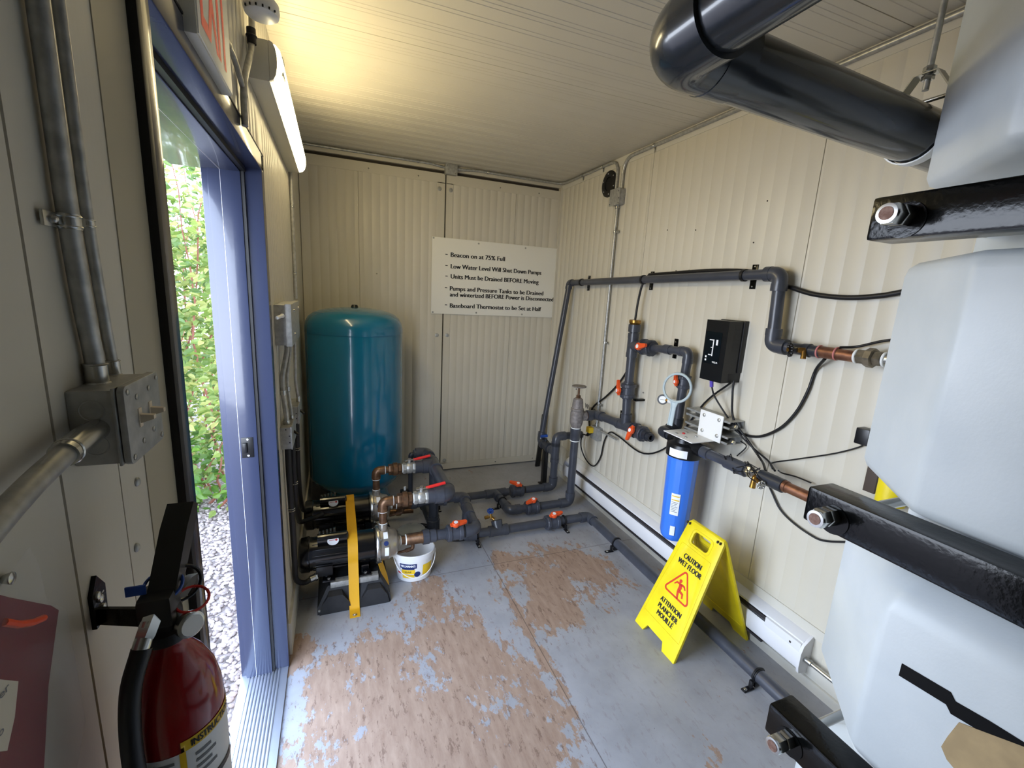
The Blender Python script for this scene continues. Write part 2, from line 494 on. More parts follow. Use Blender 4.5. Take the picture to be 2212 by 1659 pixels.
# left wall with the door opening (opening y 0.80 - 1.87, z 0 - 2.035)
DY0, DY1, DZ = 0.815, 1.872, 2.035
mb = MB()
g = [(0.489 - YB, 0.004, 0.007), (0.596 - YB, 0.0025, 0.004), (-0.35 - YB, 0.004, 0.007), (-0.9 - YB, 0.004, 0.007)]
ribbed(mb, (0, YB, 0), Y1, X1, Z1, DY0 - YB, H, 0.172, g)
g = [(p, 0.007, 0.0011) for p, *_ in regular(D - DY1, 0.06, 0, 0, 0.05)] + [(0.62, 0.004, 0.006), (1.0, 0.004, 0.006)]
ribbed(mb, (0, DY1, 0), Y1, X1, Z1, D - DY1 + 0.12, H, 0.172, g)
g = [(p, 0.011, 0.0018) for p, *_ in regular(DY1 - DY0, 0.06, 0, 0)]
ribbed(mb, (0, DY0, DZ), Y1, X1, Z1, DY1 - DY0, H - DZ, 0.172, g)
struct(mb.build('wall_left', 'cream_panel'))
mb = MB(); mb.bb((0.0, 0.664, 0.0), (0.0012, 0.763, H - 0.002))
struct(mb.build('trim_1', 'tan_flashing'))

# back wall: header, two full-height ribbed leaves, dark gap above them
mb = MB(); mb.bb((0, D, 2.60), (W, D + 0.12, H)); mb.bb((0, D + 0.05, 0), (W, D + 0.12, 2.60))
struct(mb.build('wall_back', 'cream_trim'))
mb = MB(); mb.bb((0.0, D + 0.03, 2.572), (W, D + 0.05, 2.604)); mb.bb((1.088, D + 0.03, 0), (1.102, D + 0.05, 2.6)); mb.bb((0, D + 0.03, 0), (W, D + 0.05, 0.02))
struct(mb.build('trim_2', 'seam_dark'))
def leaf(name, x0, x1, seams):
    r = bpy.data.objects.new(name, None); COL.objects.link(r); r.location = ((x0 + x1) / 2, D, 0); struct(r)
    m_ = MB(); L_ = x1 - x0
    g_ = [(p, 0.008, 0.0010) for p, *_ in regular(L_, 0.064, 0, 0, 0.03)] + [(q - x0, 0.004, 0.006) for q in seams]
    ribbed(m_, (x0, D, 0.012), X1, -Y1, Z1, L_, 2.562, 0.03, g_)
    m_.build('panel', 'cream_panel', r)
    m_ = MB()
    for lo, hi in (((x0, D - 0.004, 2.50), (x1, D, 2.573)), ((x0, D - 0.004, 0.012), (x1, D, 0.075)),
                   ((x1 - 0.06, D - 0.004, 0.07), (x1, D, 2.505)) if name == 'door_2' else ((x0, D - 0.004, 0.07), (x0 + 0.055, D, 2.505))):
        m_.bb(lo, hi)
    m_.build('edge_trim', 'cream_trim', r)
    for z in (2.455, 1.262, 0.10):
        m_ = MB(); q = x1 - 0.045 if name == 'door_2' else x0 + 0.035
        m_.lathe((q, D - 0.004, z), -Y1, [(0, 0.017), (0.004, 0.017), (0.007, 0.008)], 16); m_.build('bolt', 'galvanised', r)
    for (sx, sz) in [(x0 + L_ * 0.45, 2.53), (x0 + L_ * 0.8, 2.53), (x0 + L_ * 0.5, 1.75), (x0 + L_ * 0.52, 0.04), (x0 + L_ * 0.9, 0.04)]:
        m_ = MB(); m_.ball((sx, D - 0.004, sz), 0.006, (1, 0.6, 1), 8); m_.build('screw', 'steel', r)
    return r
leaf('door_2', 0.004, 1.089, [0.415])
leaf('door_3', 1.101, 2.140, [1.72])
mb = MB(); mb.bb((2.141, D - 0.016, 0), (W, D + 0.03, 2.60)); struct(mb.build('trim_3', 'cream_trim'))
# trims round the top and the foot of the right wall
mb = MB(); mb.bb((W - 0.004, YB, 2.585), (W, D, H)); struct(mb.build('trim_4', 'cream_trim_long'))
mb = MB(); mb.bb((W - 0.022, YB, 0.0), (W, D, 0.045), 0.002); mb.bb((W - 0.008, YB, 0.045), (W, D, 0.105)); struct(mb.build('baseboard_right', 'cream_trim_long'))
mb = MB(); mb.bb((W - 0.006, 0.9, 0.235), (W, D, 0.285)); struct(mb.build('trim_5', 'cream_trim_long'))
mb = MB(); mb.bb((0.0, DY1 + 0.06, 0.0), (0.012, D, 0.16)); struct(mb.build('baseboard_left', 'cream_trim_long'))

# door frame
r = bpy.data.objects.new('door_1', None); COL.objects.link(r); r.location = (0, (DY0 + DY1) / 2, 0); struct(r)
mb = MB()
P_ = 0.005
mb.bb((-0.175, DY1 - 0.012, 0.0), (P_, DY1 + 0.045, DZ + 0.045), 0.003)          # far jamb
mb.bb((-0.155, DY1 - 0.028, 0.0), (-0.058, DY1 - 0.010, DZ - 0.01), 0.003)        # its stop
mb.bb((-0.175, DY0 - 0.036, 0.0), (0.010, DY0 + 0.004, DZ + 0.045), 0.003)           # near jamb
mb.bb((-0.175, DY0 - 0.005, 0.0), (-0.058, DY0 + 0.018, DZ - 0.01), 0.003)
mb.bb((-0.175, DY0 - 0.044, DZ - 0.012), (P_, DY1 + 0.044, DZ + 0.044), 0.003)    # head
mb.bb((-0.26, DY0, DZ - 0.03), (-0.058, DY1, DZ - 0.011), 0.003)
mb.build('frame', 'slate_blue', r)
mb = MB()
mb.bb((-0.0575, DY1 - 0.0225, 0.01), (-0.048, DY1 - 0.0115, DZ - 0.02)); mb.bb((-0.0575, DY0 + 0.004, DZ - 0.026), (-0.044, DY1 - 0.012, DZ - 0.0122))
mb.bb((-0.002, DY0 - 0.053, 0.0), (0.0125, DY0 - 0.036, DZ + 0.05), 0.002); mb.bb((-0.002, DY0 - 0.053, DZ + 0.0442), (0.006, DY1 + 0.05, DZ + 0.049), 0.001)  # dark strips put in for the shaded edge of the protruding frame
mb.build('gasket_and_shade', 'gasket_and_shade', r)
mb = MB(); mb.bb((-0.1180, DY1 - 0.0282, 0.005), (-0.1172, DY1 - 0.0276, DZ - 0.012)); mb.bb((-0.1180, DY0, DZ - 0.0304), (-0.1172, DY1 - 0.028, DZ - 0.0296)); mb.build('white_line', 'white_plastic', r)  # thin white strip along the far stop and under the head
mb = MB(); mb.bb((-0.1745, DY0, -0.02), (0.0, DY1, 0.004))
for i in range(9): mb.bb((-0.135 + i * 0.0125, DY0, 0.003), (-0.135 + i * 0.0125 + 0.0075, DY1, 0.0095), 0.001)
mb.bb((-0.028, DY0, 0.003), (0.002, DY1, 0.007)); mb.bb((-0.1745, DY0, 0.003), (-0.142, DY1, 0.008))
mb.build('threshold', 'aluminium', r)
mb = MB(); mb.bb((-0.112, DY1 - 0.0305, 0.985), (-0.072, DY1 - 0.0275, 1.065), 0.001); mb.bb((-0.107, DY1 - 0.040, 1.005), (-0.092, DY1 - 0.030, 1.045), 0.003)
mb.build('strike_plate', 'black_plastic', r)
for z in (0.993, 1.057):
    mb = MB(); mb.lathe((-0.09, DY1 - 0.0305, z), -Y1, [(0, 0.005), (0.0015, 0.004)], 10); mb.build('screw', 'zinc', r)

# ------------------------------------------------------------------ outdoors
def gravel_material():
    m = bpy.data.materials.new('gravel'); m.use_nodes = True
    nt = m.node_tree; bs = nt.nodes['Principled BSDF']; N = nt.nodes.new; L = nt.links.new
    tc = N('ShaderNodeTexCoord'); vo = N('ShaderNodeTexVoronoi'); vo.inputs['Scale'].default_value = 42
    r_ = N('ShaderNodeValToRGB'); e = r_.color_ramp.elements
    e[0].position = 0.0; e[0].color = lin((84, 76, 72)) + (1,)
    e[1].position = 1.0; e[1].color = lin((150, 140, 136)) + (1,)
    x = r_.color_ramp.elements.new(0.5); x.color = lin((118, 106, 102)) + (1,)
    sp = N('ShaderNodeSeparateXYZ'); bp = N('ShaderNodeBump'); bp.inputs['Strength'].default_value = 1.0; bp.inputs['Distance'].default_value = 0.012; bp.invert = True
    L(tc.outputs['Object'], vo.inputs['Vector']); L(vo.outputs['Color'], sp.inputs[0]); L(sp.outputs['X'], r_.inputs['Fac'])
    L(r_.outputs['Color'], bs.inputs['Base Color']); L(vo.outputs['Distance'], bp.inputs['Height']); L(bp.outputs['Normal'], bs.inputs['Normal'])
    bs.inputs['Roughness'].default_value = 0.8
    return m
MATS['gravel'] = gravel_material()
GZ = -0.22
mb = MB(); mb.bb((-9, -5, GZ - 0.1), (-0.176, 14, GZ)); o = mb.build('ground', 'gravel'); struct(o)
def pebble_material():
    m = bpy.data.materials.new('pebbles'); m.use_nodes = True
    nt = m.node_tree; bs = nt.nodes['Principled BSDF']
    gi = nt.nodes.new('ShaderNodeNewGeometry'); r_ = nt.nodes.new('ShaderNodeValToRGB'); e = r_.color_ramp.elements
    e[0].color = lin((112, 102, 99)) + (1,); e[1].color = lin((178, 170, 167)) + (1,)
    x = r_.color_ramp.elements.new(0.45); x.color = lin((148, 134, 130)) + (1,)
    nt.links.new(gi.outputs['Random Per Island'], r_.inputs['Fac']); nt.links.new(r_.outputs['Color'], bs.inputs['Base Color'])
    bs.inputs['Roughness'].default_value = 0.7
    return m
MATS['pebbles'] = pebble_material()
rnd = random.Random(5)
ico = bmesh.new(); bmesh.ops.create_icosphere(ico, subdivisions=1, radius=1.0)
IV = [q.co.copy() for q in ico.verts]; IF = [[w.index for w in f.verts] for f in ico.faces]; ico.free()
vs, fs = [], []
for i in range(7000):
    y = 0.9 + 3.6 * rnd.random() ** 0.8; x = -0.2 - 0.95 * rnd.random()
    s = rnd.uniform(0.008, 0.019); a = rnd.uniform(0, PI); sx, sy, sz = s * rnd.uniform(.8, 1.4), s * rnd.uniform(.7, 1.1), s * rnd.uniform(.45, .7)
    ca, sa = math.cos(a), math.sin(a); k0 = len(vs)
    for q in IV:
        px_, py_ = q.x * sx, q.y * sy
        vs.append((x + px_ * ca - py_ * sa, y + px_ * sa + py_ * ca, GZ + sz * 0.5 + q.z * sz))
    fs += [[k0 + w for w in f] for f in IF]
me = bpy.data.meshes.new('gravel_pebbles'); me.from_pydata(vs, [], fs); me.update()
for p in me.polygons: p.use_smooth = True
me.materials.append(MATS['pebbles'])
o = bpy.data.objects.new('gravel_pebbles', me); COL.objects.link(o)
tag(o, 'loose pinkish grey pebbles covering the ground outside the doorway', 'gravel', kind='stuff')

def leaf_into(vs, fs, p, d, L_, wd, rn):
    d = V(d).normalized(); s = d.cross(V((rn.uniform(-1, 1), rn.uniform(-1, 1), rn.uniform(.2, 1)))).normalized()
    nn = s.cross(d) * (wd * 0.22); k0 = len(vs)
    prof = [(0, 0), (0.3, 0.8), (0.55, 1.0), (0.82, 0.6), (1, 0)]
    mid = [V(p) + d * (L_ * t) - nn * (1.4 * t * t) for t, _ in prof]
    vs.append(mid[0])
    for (t, w), c in list(zip(prof, mid))[1:-1]:
        vs.extend([c - s * (wd / 2 * w) + nn, c, c + s * (wd / 2 * w) + nn])
    vs.append(mid[-1]); a = k0
    fs += [[a, a + 2, a + 1], [a, a + 3, a + 2]]
    for i in (0, 1):
        q = a + 1 + i * 3
        fs += [[q, q + 1, q + 4, q + 3], [q + 1, q + 2, q + 5, q + 4]]
    q = a + 7; fs += [[q, q + 1, a + 10], [q + 1, q + 2, a + 10]]
def leaf_material(name, c0, c1, c2):
    m = bpy.data.materials.new(name); m.use_nodes = True
    nt = m.node_tree; bs = nt.nodes['Principled BSDF']
    gi = nt.nodes.new('ShaderNodeNewGeometry'); r_ = nt.nodes.new('ShaderNodeValToRGB'); e = r_.color_ramp.elements
    e[0].color = lin(c0) + (1,); e[1].color = lin(c2) + (1,); x = r_.color_ramp.elements.new(0.55); x.color = lin(c1) + (1,)
    nt.links.new(gi.outputs['Random Per Island'], r_.inputs['Fac']); nt.links.new(r_.outputs['Color'], bs.inputs['Base Color'])
    bs.inputs['Roughness'].default_value = 0.45
    tr = nt.nodes.new('ShaderNodeBsdfTranslucent'); mx = nt.nodes.new('ShaderNodeMixShader'); mx.inputs[0].default_value = 0.35
    nt.links.new(r_.outputs['Color'], tr.inputs['Color'])
    nt.links.new(bs.outputs[0], mx.inputs[1]); nt.links.new(tr.outputs[0], mx.inputs[2]); nt.links.new(mx.outputs[0], nt.nodes['Material Output'].inputs[0])
    MATS[name] = m
leaf_material('shrub_leaf', (66, 92, 36), (110, 130, 58), (152, 150, 88))
leaf_material('fern_leaf', (52, 86, 26), (80, 116, 38), (108, 140, 56))
def shrub(name, label, base, stems, nleaf, spread, hgt, L_, seed, material='shrub_leaf', lean=0.25):
    rn = random.Random(seed); t = thing(name, label, 'shrub', base, 'shrubs outside the doorway')
    vs, fs = [], []; sm = MB()
    for k in range(stems):
        a = rn.uniform(0, 2 * PI); rr = spread * 0.4 * rn.random()
        p = V(base) + V((rr * math.cos(a), rr * math.sin(a), 0)); pts = [p.copy()]
        h = hgt * rn.uniform(0.6, 1.0); n = 9; hd = V((math.cos(a), math.sin(a), 0)) * (lean * rn.uniform(.3, 1.2))
        for i in range(n):
            p = p + V((hd.x * h / n + rn.uniform(-.05, .05), hd.y * h / n + rn.uniform(-.05, .05), h / n)); pts.append(p.copy())
        sm.tube(pts, 0.008, 6, rs=[0.012 - 0.0009 * i for i in range(n + 1)])
        for j in range(nleaf // stems):
            f_ = rn.random() ** 0.8 * n; i0 = min(int(f_), n - 1); q = pts[i0].lerp(pts[i0 + 1], f_ - i0)
            b_ = rn.uniform(0, 2 * PI); ds = spread * 0.62 * rn.random() ** 0.7 * (1 - 0.45 * f_ / n)
            e_ = V((math.cos(b_), math.sin(b_), rn.uniform(-.2, .5)))
            leaf_into(vs, fs, q + e_ * ds, e_ + V((0, 0, rn.uniform(-.7, .2))), L_ * rn.uniform(.6, 1.25), L_ * rn.uniform(.5, .72), rn)
    sm.build('stems', 'stem', t)
    off = V(base); me = bpy.data.meshes.new('foliage'); me.from_pydata([q - off for q in vs], [], fs); me.update()
    me.materials.append(MATS[material]); o = bpy.data.objects.new('foliage', me); COL.objects.link(o); o.parent = t
    o['kind'] = 'stuff'
    return t
shrub('leafy_shrub', 'tall yellow-green leafy shrub seen through the doorway beside the far jamb', (-0.72, 4.45, GZ), 9, 3400, 0.75, 3.3, 0.075, 3)
shrub('leafy_shrub', 'yellow-green shrub behind, seen through the doorway towards the near jamb', (-1.45, 5.1, GZ), 9, 3400, 0.85, 3.4, 0.085, 4)
shrub('leafy_shrub', 'shrub at the very back of the greenery outside the doorway', (-1.25, 6.6, GZ), 9, 2600, 1.0, 3.2, 0.10, 8)
shrub('low_fern', 'low bright green ferny plant at the edge of the gravel outside', (-0.85, 4.10, GZ), 8, 420, 0.45, 0.65, 0.085, 9, 'fern_leaf', 0.6)

# ------------------------------------------------------------------ daylight
w = bpy.data.worlds.new('World'); SC.world = w; w.use_nodes = True
nt = w.node_tree; bg = nt.nodes['Background']
tc = nt.nodes.new('ShaderNodeTexCoord'); sp = nt.nodes.new('ShaderNodeSeparateXYZ'); cr = nt.nodes.new('ShaderNodeValToRGB')
nt.links.new(tc.outputs['Generated'], sp.inputs[0]); nt.links.new(sp.outputs['Z'], cr.inputs['Fac'])
e = cr.color_ramp.elements; e[0].position = 0.0; e[0].color = (0.84, 0.92, 1.06, 1); e[1].position = 0.85; e[1].color = (0.26, 0.36, 0.56, 1)
x = cr.color_ramp.elements.new(0.3); x.color = (0.73, 0.85, 1.06, 1)
nt.links.new(cr.outputs['Color'], bg.inputs['Color']); bg.inputs['Strength'].default_value = SKY
sd = bpy.data.lights.new('sun', 'SUN'); sd.energy = SUN; sd.angle = 0.12; sd.color = (1.0, 0.96, 0.88)
so = bpy.data.objects.new('sun', sd); COL.objects.link(so); so.rotation_euler = (math.radians(22), math.radians(30), 0)
pl = bpy.data.lights.new('doorway_portal', 'AREA'); pl.shape = 'RECTANGLE'; pl.size = 2.03; pl.size_y = 1.07; pl.energy = 1
po = bpy.data.objects.new('doorway_portal', pl); COL.objects.link(po); po.location = (-0.10, (DY0 + DY1) / 2, 1.02)
po.rotation_euler = (0, math.radians(-90), 0)
pl.cycles.is_portal = True
SC.cycles.max_bounces = 7; SC.cycles.diffuse_bounces = 4; SC.cycles.glossy_bounces = 3; SC.cycles.transparent_max_bounces = 8
SC.cycles.adaptive_threshold = 0.05
SC.cycles.use_denoising = True
SC.cycles.sample_clamp_indirect = 6.0
# ------------------------------------------------------------------ left wall
def conduit(name, label, pts, r, fillet, straps, mname='galvanised', nrm=(1, 0, 0), foot=None, group=None, ends=()):
    t = thing(name, label, 'conduit', tuple(V(pts[0])), group)
    MB().tube(pts, r, 16, fillet, 7).build('tube', mname, t)
    kk = min(1.0, r / 0.0105)
    for (p, d, side) in straps:                       # point on the axis, tube direction, side of the foot
        p = V(p); d = V(d).normalized(); side = V(side).normalized(); nn = V(nrm).normalized()
        m_ = MB(); m_.cyl(p - d * 0.009 * kk, p + d * 0.009 * kk, r * 1.16, n=18)
        m_.torus(p - d * 0.006 * kk, d, r * 1.14, 0.0016 * kk, 18, 6); m_.torus(p + d * 0.006 * kk, d, r * 1.14, 0.0016 * kk, 18, 6)
        c = p + side * (r + 0.013 * kk) - nn * (r - 0.003 * kk)
        R_ = Matrix((side, d, nn)).transposed()
        m_.box(c, (0.03 * kk, 0.018 * kk, 0.003), 0.001, R_); m_.ball(c + nn * 0.003, 0.005 * kk, n=8)
        m_.build('strap', 'zinc', t)
    for (a, b_, q) in ends:
        m_ = MB(); m_.cyl(a, b_, q, n=18); a = V(a); b_ = V(b_); dd = (b_ - a).normalized()
        m_.torus(b_, dd, q * 1.0, 0.0022 * kk, 18, 6); m_.torus(a, dd, q * 1.0, 0.0016 * kk, 18, 6)
        sd_ = frame(dd)[0]
        m_.cyl((a + b_) / 2, (a + b_) / 2 + sd_ * (q + 0.008 * kk), 0.003 * kk, n=8); m_.ball((a + b_) / 2 + sd_ * (q + 0.009 * kk), 0.0042 * kk, n=8)
        m_.build('connector', 'zinc', t)
    return t
# pair of conduits running down to the switch box
xw = 0.018
a = [pX(px, py, xw) for px, py in ((108, -60), (118, 60), (146, 420), (152, 520), (172, 620), (196, 720), (206, 838))]
ya = [q.y for q in a]
big = [V((xw, 0.535, 2.62)), V((xw, 0.535, 1.665)), V((xw, 0.540, 1.60)), V((xw, 0.538, 1.56)), V((xw, 0.536, 1.538))]
xw = 0.0095
pa = [pX(px, py, xw) for px, py in ((101, 0), (117, 316), (140, 500), (179, 658), (203, 770), (208, 835))]
yb_ = (pa[0].y + pa[1].y + pa[2].y) / 3
big = [V((xw, yb_, 2.64)), V((xw, yb_, pa[2].z + 0.01)), pa[3], pa[4], V((xw, pa[4].y, 1.545))]
conduit('electrical_conduit', 'thicker of two grey conduits running down the wall to the switch box', big, 0.0078, 0.05,
        [(V((xw, yb_, pX(130, 475, xw).z)), Z1, -Y1)], group=None, ends=[((xw, pa[4].y, 1.560), (xw, pa[4].y, 1.541), 0.0092)])
xv_ = 0.006
pb = [pX(px, py, xv_) for px, py in ((144, 0), (160, 316), (181, 490), (220, 658), (242, 775))]
yt_ = (pb[0].y + pb[1].y + pb[2].y) / 3
thin = [V((xv_, yt_, 2.64)), V((xv_, yt_, pb[2].z + 0.01)), pb[3], pb[4], V((xv_, pb[4].y, 1.545))]
conduit('electrical_conduit', 'thinner conduit beside the thick one above the two-lever switch box', thin, 0.0048, 0.05,
        [(V((xv_, yt_, pX(178, 480, xv_).z)), Z1, Y1)], ends=[((xv_, pb[4].y, 1.556), (xv_, pb[4].y, 1.541), 0.0062)])
# switch box
t = thing('switch_box', 'grey steel electrical box with two ivory toggle switches beside the doorway', 'switch', (0, 0.557, 1.5))
mb = MB(); mb.bb((0.0, 0.513, 1.468), (0.036, 0.600, 1.541), 0.002)
mb.bb((0.034, 0.511, 1.466), (0.0365, 0.602, 1.543), 0.001); mb.build('box', 'galvanised_box', t)
for z in (1.488, 1.522):
    mb = MB(); mb.torus((0.018, 0.5128, z), Y1, 0.0095, 0.0006, 22, 6); mb.build('knockout', 'galvanised', t)
mb = MB(); me = flat_mesh([rrect(0.087, 0.077, 0.006)], 0.0022, 0.0008)
mb.add_mesh2d(me, lambda x, y, z: V((0.0405 + z, 0.557 + x, 1.5045 + y))); mb.build('cover_plate', 'galvanised_box', t)
for dy in (-0.014, 0.014):
    mb = MB(); mb.bb((0.0425, 0.557 + dy - 0.004, 1.496), (0.0445, 0.557 + dy + 0.004, 1.516), 0.001)
    mb.prism([(0, -0.004), (0.013, 0.0005), (0.013, 0.0045), (0, 0.006)], (0.043, 0.557 + dy - 0.003, 1.504), X1, Z1, 0.006, n=Y1)
    mb.build('toggle_switch', 'ivory', t)
for dy, dz in ((-.037, .033), (.037, .033), (-.037, -.033), (.037, -.033), (-.018, .024), (.014, .026), (-.012, -.024), (.016, -.02)):
    mb = MB(); mb.lathe((0.043, 0.557 + dy, 1.5045 + dz), X1, [(0, 0.0032), (0.0015, 0.003), (0.002, 0.001)], 10); mb.build('screw', 'zinc', t)
# sloping conduit into the side of the box
p0 = V((0.021, 0.20, 1.435)); p1 = V((0.020, 0.40, 1.492)); p2 = V((0.020, 0.470, 1.502))
t = thing('electrical_conduit', 'light grey conduit rising from below into the side of the switch box', 'conduit', tuple(p0))
MB().tube([p0, p1, p2], 0.0088, 16, 0.05).build('tube', 'galvanised', t)
mb = MB(); mb.cyl(p2 - V((0, 0.015, 0.002)), V((0.020, 0.496, 1.504)), 0.0108, n=20)
mb.cyl((0.020, 0.497, 1.504), (0.020, 0.513, 1.504), 0.0100, n=20); mb.torus((0.020, 0.462, 1.5005), Y1, 0.0104, 0.0015, 20, 6); mb.build('connector', 'zinc', t)
for (y, z) in ((0.52, 1.33), (0.612, 1.325), (0.655 - 0.02, 1.40)):
    mb = MB(); mb.ball((0.001, y, z), 0.0055, (0.6, 1, 1), 10)
    o = mb.build('rivet', 'galvanised')
    tag(o, {1.33: 'steel rivet in the wall just above the extinguisher bracket', 1.325: 'steel rivet in the wall beside the extinguisher handle', 1.40: 'steel rivet in the wall below the switch box'}[z], 'rivet')

# fire extinguisher and its bracket
ec = V((0.068, 0.475, 0)); er = 0.0425
ztop = pY(372, 1368, 0.475).z
t = thing('fire_extinguisher', 'red fire extinguisher with black hose hanging on the wall by the doorway', 'fire extinguisher', (ec.x, ec.y, ztop - 0.36))
mb = MB(); zb = ztop - 0.36
mb.lathe((ec.x, ec.y, zb), Z1, [(0, 0.034), (0.004, 0.040), (0.012, er), (0.275, er), (0.292, er * .97), (0.312, er * .87), (0.330, er * .68), (0.345, er * .45), (0.352, er * .34), (0.362, er * .32)], 40)
mb.build('cylinder', 'ext_red', t)
zl = zb + 0.262
def ewrap(zz, a_mid):
    return lambda x, y: V((ec.x + (er + 0.0012) * math.cos(a_mid + x / er), ec.y + (er + 0.0012) * math.sin(a_mid + x / er), zz + y))
AM = math.radians(-72)                    # label turned a little towards the door
mb = MB(); curved_patch(mb, ec, er, AM - 1.35, AM + 1.75, zl - 0.19, zl - 0.006, 24, 0.0004); lab = mb.build('label', 'label_white', t)
mb = MB(); curved_patch(mb, ec, er, AM + 0.02, AM + 1.75, zl - 0.006, zl + 0.006, 14, 0.0007); curved_patch(mb, ec, er, AM - 0.02, AM + 0.10, zl - 0.19, zl - 0.006, 3, 0.0007); mb.build('yellow_band', 'label_yellow', lab)
mb = MB(); put_text(mb, 'INSTRUCTIONS', None or V((0, 0, 0)), X1, Z1, 0.0075, 0.050, wrap=ewrap(zl - 0.0036, AM + 0.22), bold=0.03); mb.build('lettering', 'ink', lab)
mb = MB()
for i in range(9):
    curved_patch(mb, ec, er, AM - 1.2, AM - 0.12 - 0.1 * (i % 3), zl - 0.016 - i * 0.008, zl - 0.0125 - i * 0.008, 8, 0.0008)
    if i not in (4, 5): curved_patch(mb, ec, er, AM + 0.28, AM + 0.62 + 0.12 * (i % 2), zl - 0.018 - i * 0.008, zl - 0.0145 - i * 0.008, 5, 0.0008)
mb.build('fine_print', 'ink_grey', lab)
mb = MB(); curved_patch(mb, ec, er, AM - 1.35, AM + 1.75, zl - 0.062, zl - 0.056, 24, 0.0015); mb.build('black_band', 'black_plastic', t)
zn = zb + 0.362
mb = MB(); mb.lathe((ec.x, ec.y, zn - 0.004), Z1, [(0, 0.018), (0.004, 0.019), (0.012, 0.019), (0.014, 0.015), (0.03, 0.0145), (0.034, 0.012), (0.05, 0.011)], 24)
mb.box((ec.x - 0.002, ec.y - 0.004, zn + 0.034), (0.028, 0.030, 0.032), 0.004); mb.build('valve_head', 'ext_head', t)
hv = V((0.10, 0.55, 0.84)).normalized()
hp = V((ec.x + 0.001, ec.y + 0.002, zn + 0.040))
mb = MB(); mb.prism([(0, -0.010), (0, 0.010), (0.062, 0.013), (0.088, 0.008), (0.088, -0.008), (0.062, -0.013)], hp - X1 * 0.012, hv, X1.cross(hv).normalized() * 1.0, 0.023, n=X1)
mb.build('squeeze_lever', 'ext_head', t)
mb = MB(); h2 = V((0.30, 0.95, 0.28)).normalized()
mb.prism([(0, -0.007), (0, 0.007), (0.030, 0.006), (0.04, 0.0), (0.03, -0.006)], V((ec.x - 0.004, ec.y + 0.012, zn + 0.020)), h2, X1.cross(h2).normalized(), 0.010, n=X1); mb.build('carry_handle', 'ext_head', t)
mb = MB(); gp = V((ec.x + 0.016, ec.y - 0.004, zn + 0.012)); gd = V((0.65, -0.7, 0.1)).normalized()
mb.lathe(gp, gd, [(0, 0.006), (0.006, 0.006), (0.007, 0.0125), (0.013, 0.0125), (0.0145, 0.0105)], 22); gg = mb.build('gauge', 'zinc', t)
mb = MB(); mb.lathe(gp + gd * 0.0146, gd, [(0, 0.0098), (0.0006, 0.0098)], 22); mb.build('dial', 'gauge_face', gg)
mb = MB(); mb.torus(V((ec.x + 0.012, ec.y + 0.016, zn + 0.042)), V((0.55, -0.8, 0.25)), 0.0165, 0.0018, 26, 8); mb.build('pull_pin_ring', 'black_plastic', t)
mb = MB(); mb.torus(V((ec.x + 0.022, ec.y + 0.004, zn + 0.030)), V((0.15, -0.35, 0.92)), 0.0145, 0.0014, 24, 6); mb.build('red_seal', 'red_lever', t)
mb = MB(); mb.torus(V((ec.x, ec.y + 0.004, zn + 0.050)), V((0.1, -0.5, 0.86)), 0.0155, 0.0016, 24, 6); mb.box(V((ec.x - 0.018, ec.y - 0.006, zn + 0.055)), (0.016, 0.002, 0.010), 0.0005)
mb.build('blue_tie', 'blue_lever', t)
hs = V((ec.x - 0.006, ec.y - 0.018, zn + 0.028))
mb = MB(); mb.hexa(hs + V((0.002, 0.006, 0.004)), hs + V((-0.002, -0.010, -0.010)), 0.0085); mb.cyl(hs, hs + V((-0.004, -0.016, -0.018)), 0.0072, n=14); mb.build('hose_fitting', 'zinc', t)
mb = MB(); h0 = hs + V((-0.003, -0.014, -0.016))
mb.spline([h0, h0 + V((-0.006, -0.016, -0.032)), h0 + V((-0.008, -0.022, -0.09)), h0 + V((-0.006, -0.02, -0.16)), h0 + V((0.0, -0.018, -0.24)), h0 + V((0.006, -0.012, -0.34))], 0.0082, 14); mb.build('hose', 'black_rubber', t)
t = thing('wall_bracket', 'black steel bracket on the wall holding the extinguisher neck', 'bracket', (0, 0.515, 1.31))
zk = zn + 0.010
mb = MB(); mb.prism([(-0.012, -0.022), (0.012, -0.022), (0.014, 0.012), (0.0, 0.030), (-0.012, 0.014)], (0.0, 0.512, zk + 0.012), Y1, Z1, 0.004, n=X1)
mb.build('wall_plate', 'black_paint', t)
mb = MB(); mb.prism([(0, -0.010), (0.066, -0.012), (0.066, 0.010), (0, 0.008)], (0.0025, 0.511, zk), V((0.98, -0.35, 0)).normalized(), Z1, 0.004)
mb.build('arm', 'black_paint', t)
for dy, dz in ((0.0, 0.016), (0.003, 0.004), (-0.004, 0.022)):
    mb = MB(); mb.lathe((0.004, 0.512 + dy, zk + dz), X1, [(0, 0.0042), (0.002, 0.004), (0.003, 0.002)], 10); mb.build('screw', 'zinc', t)

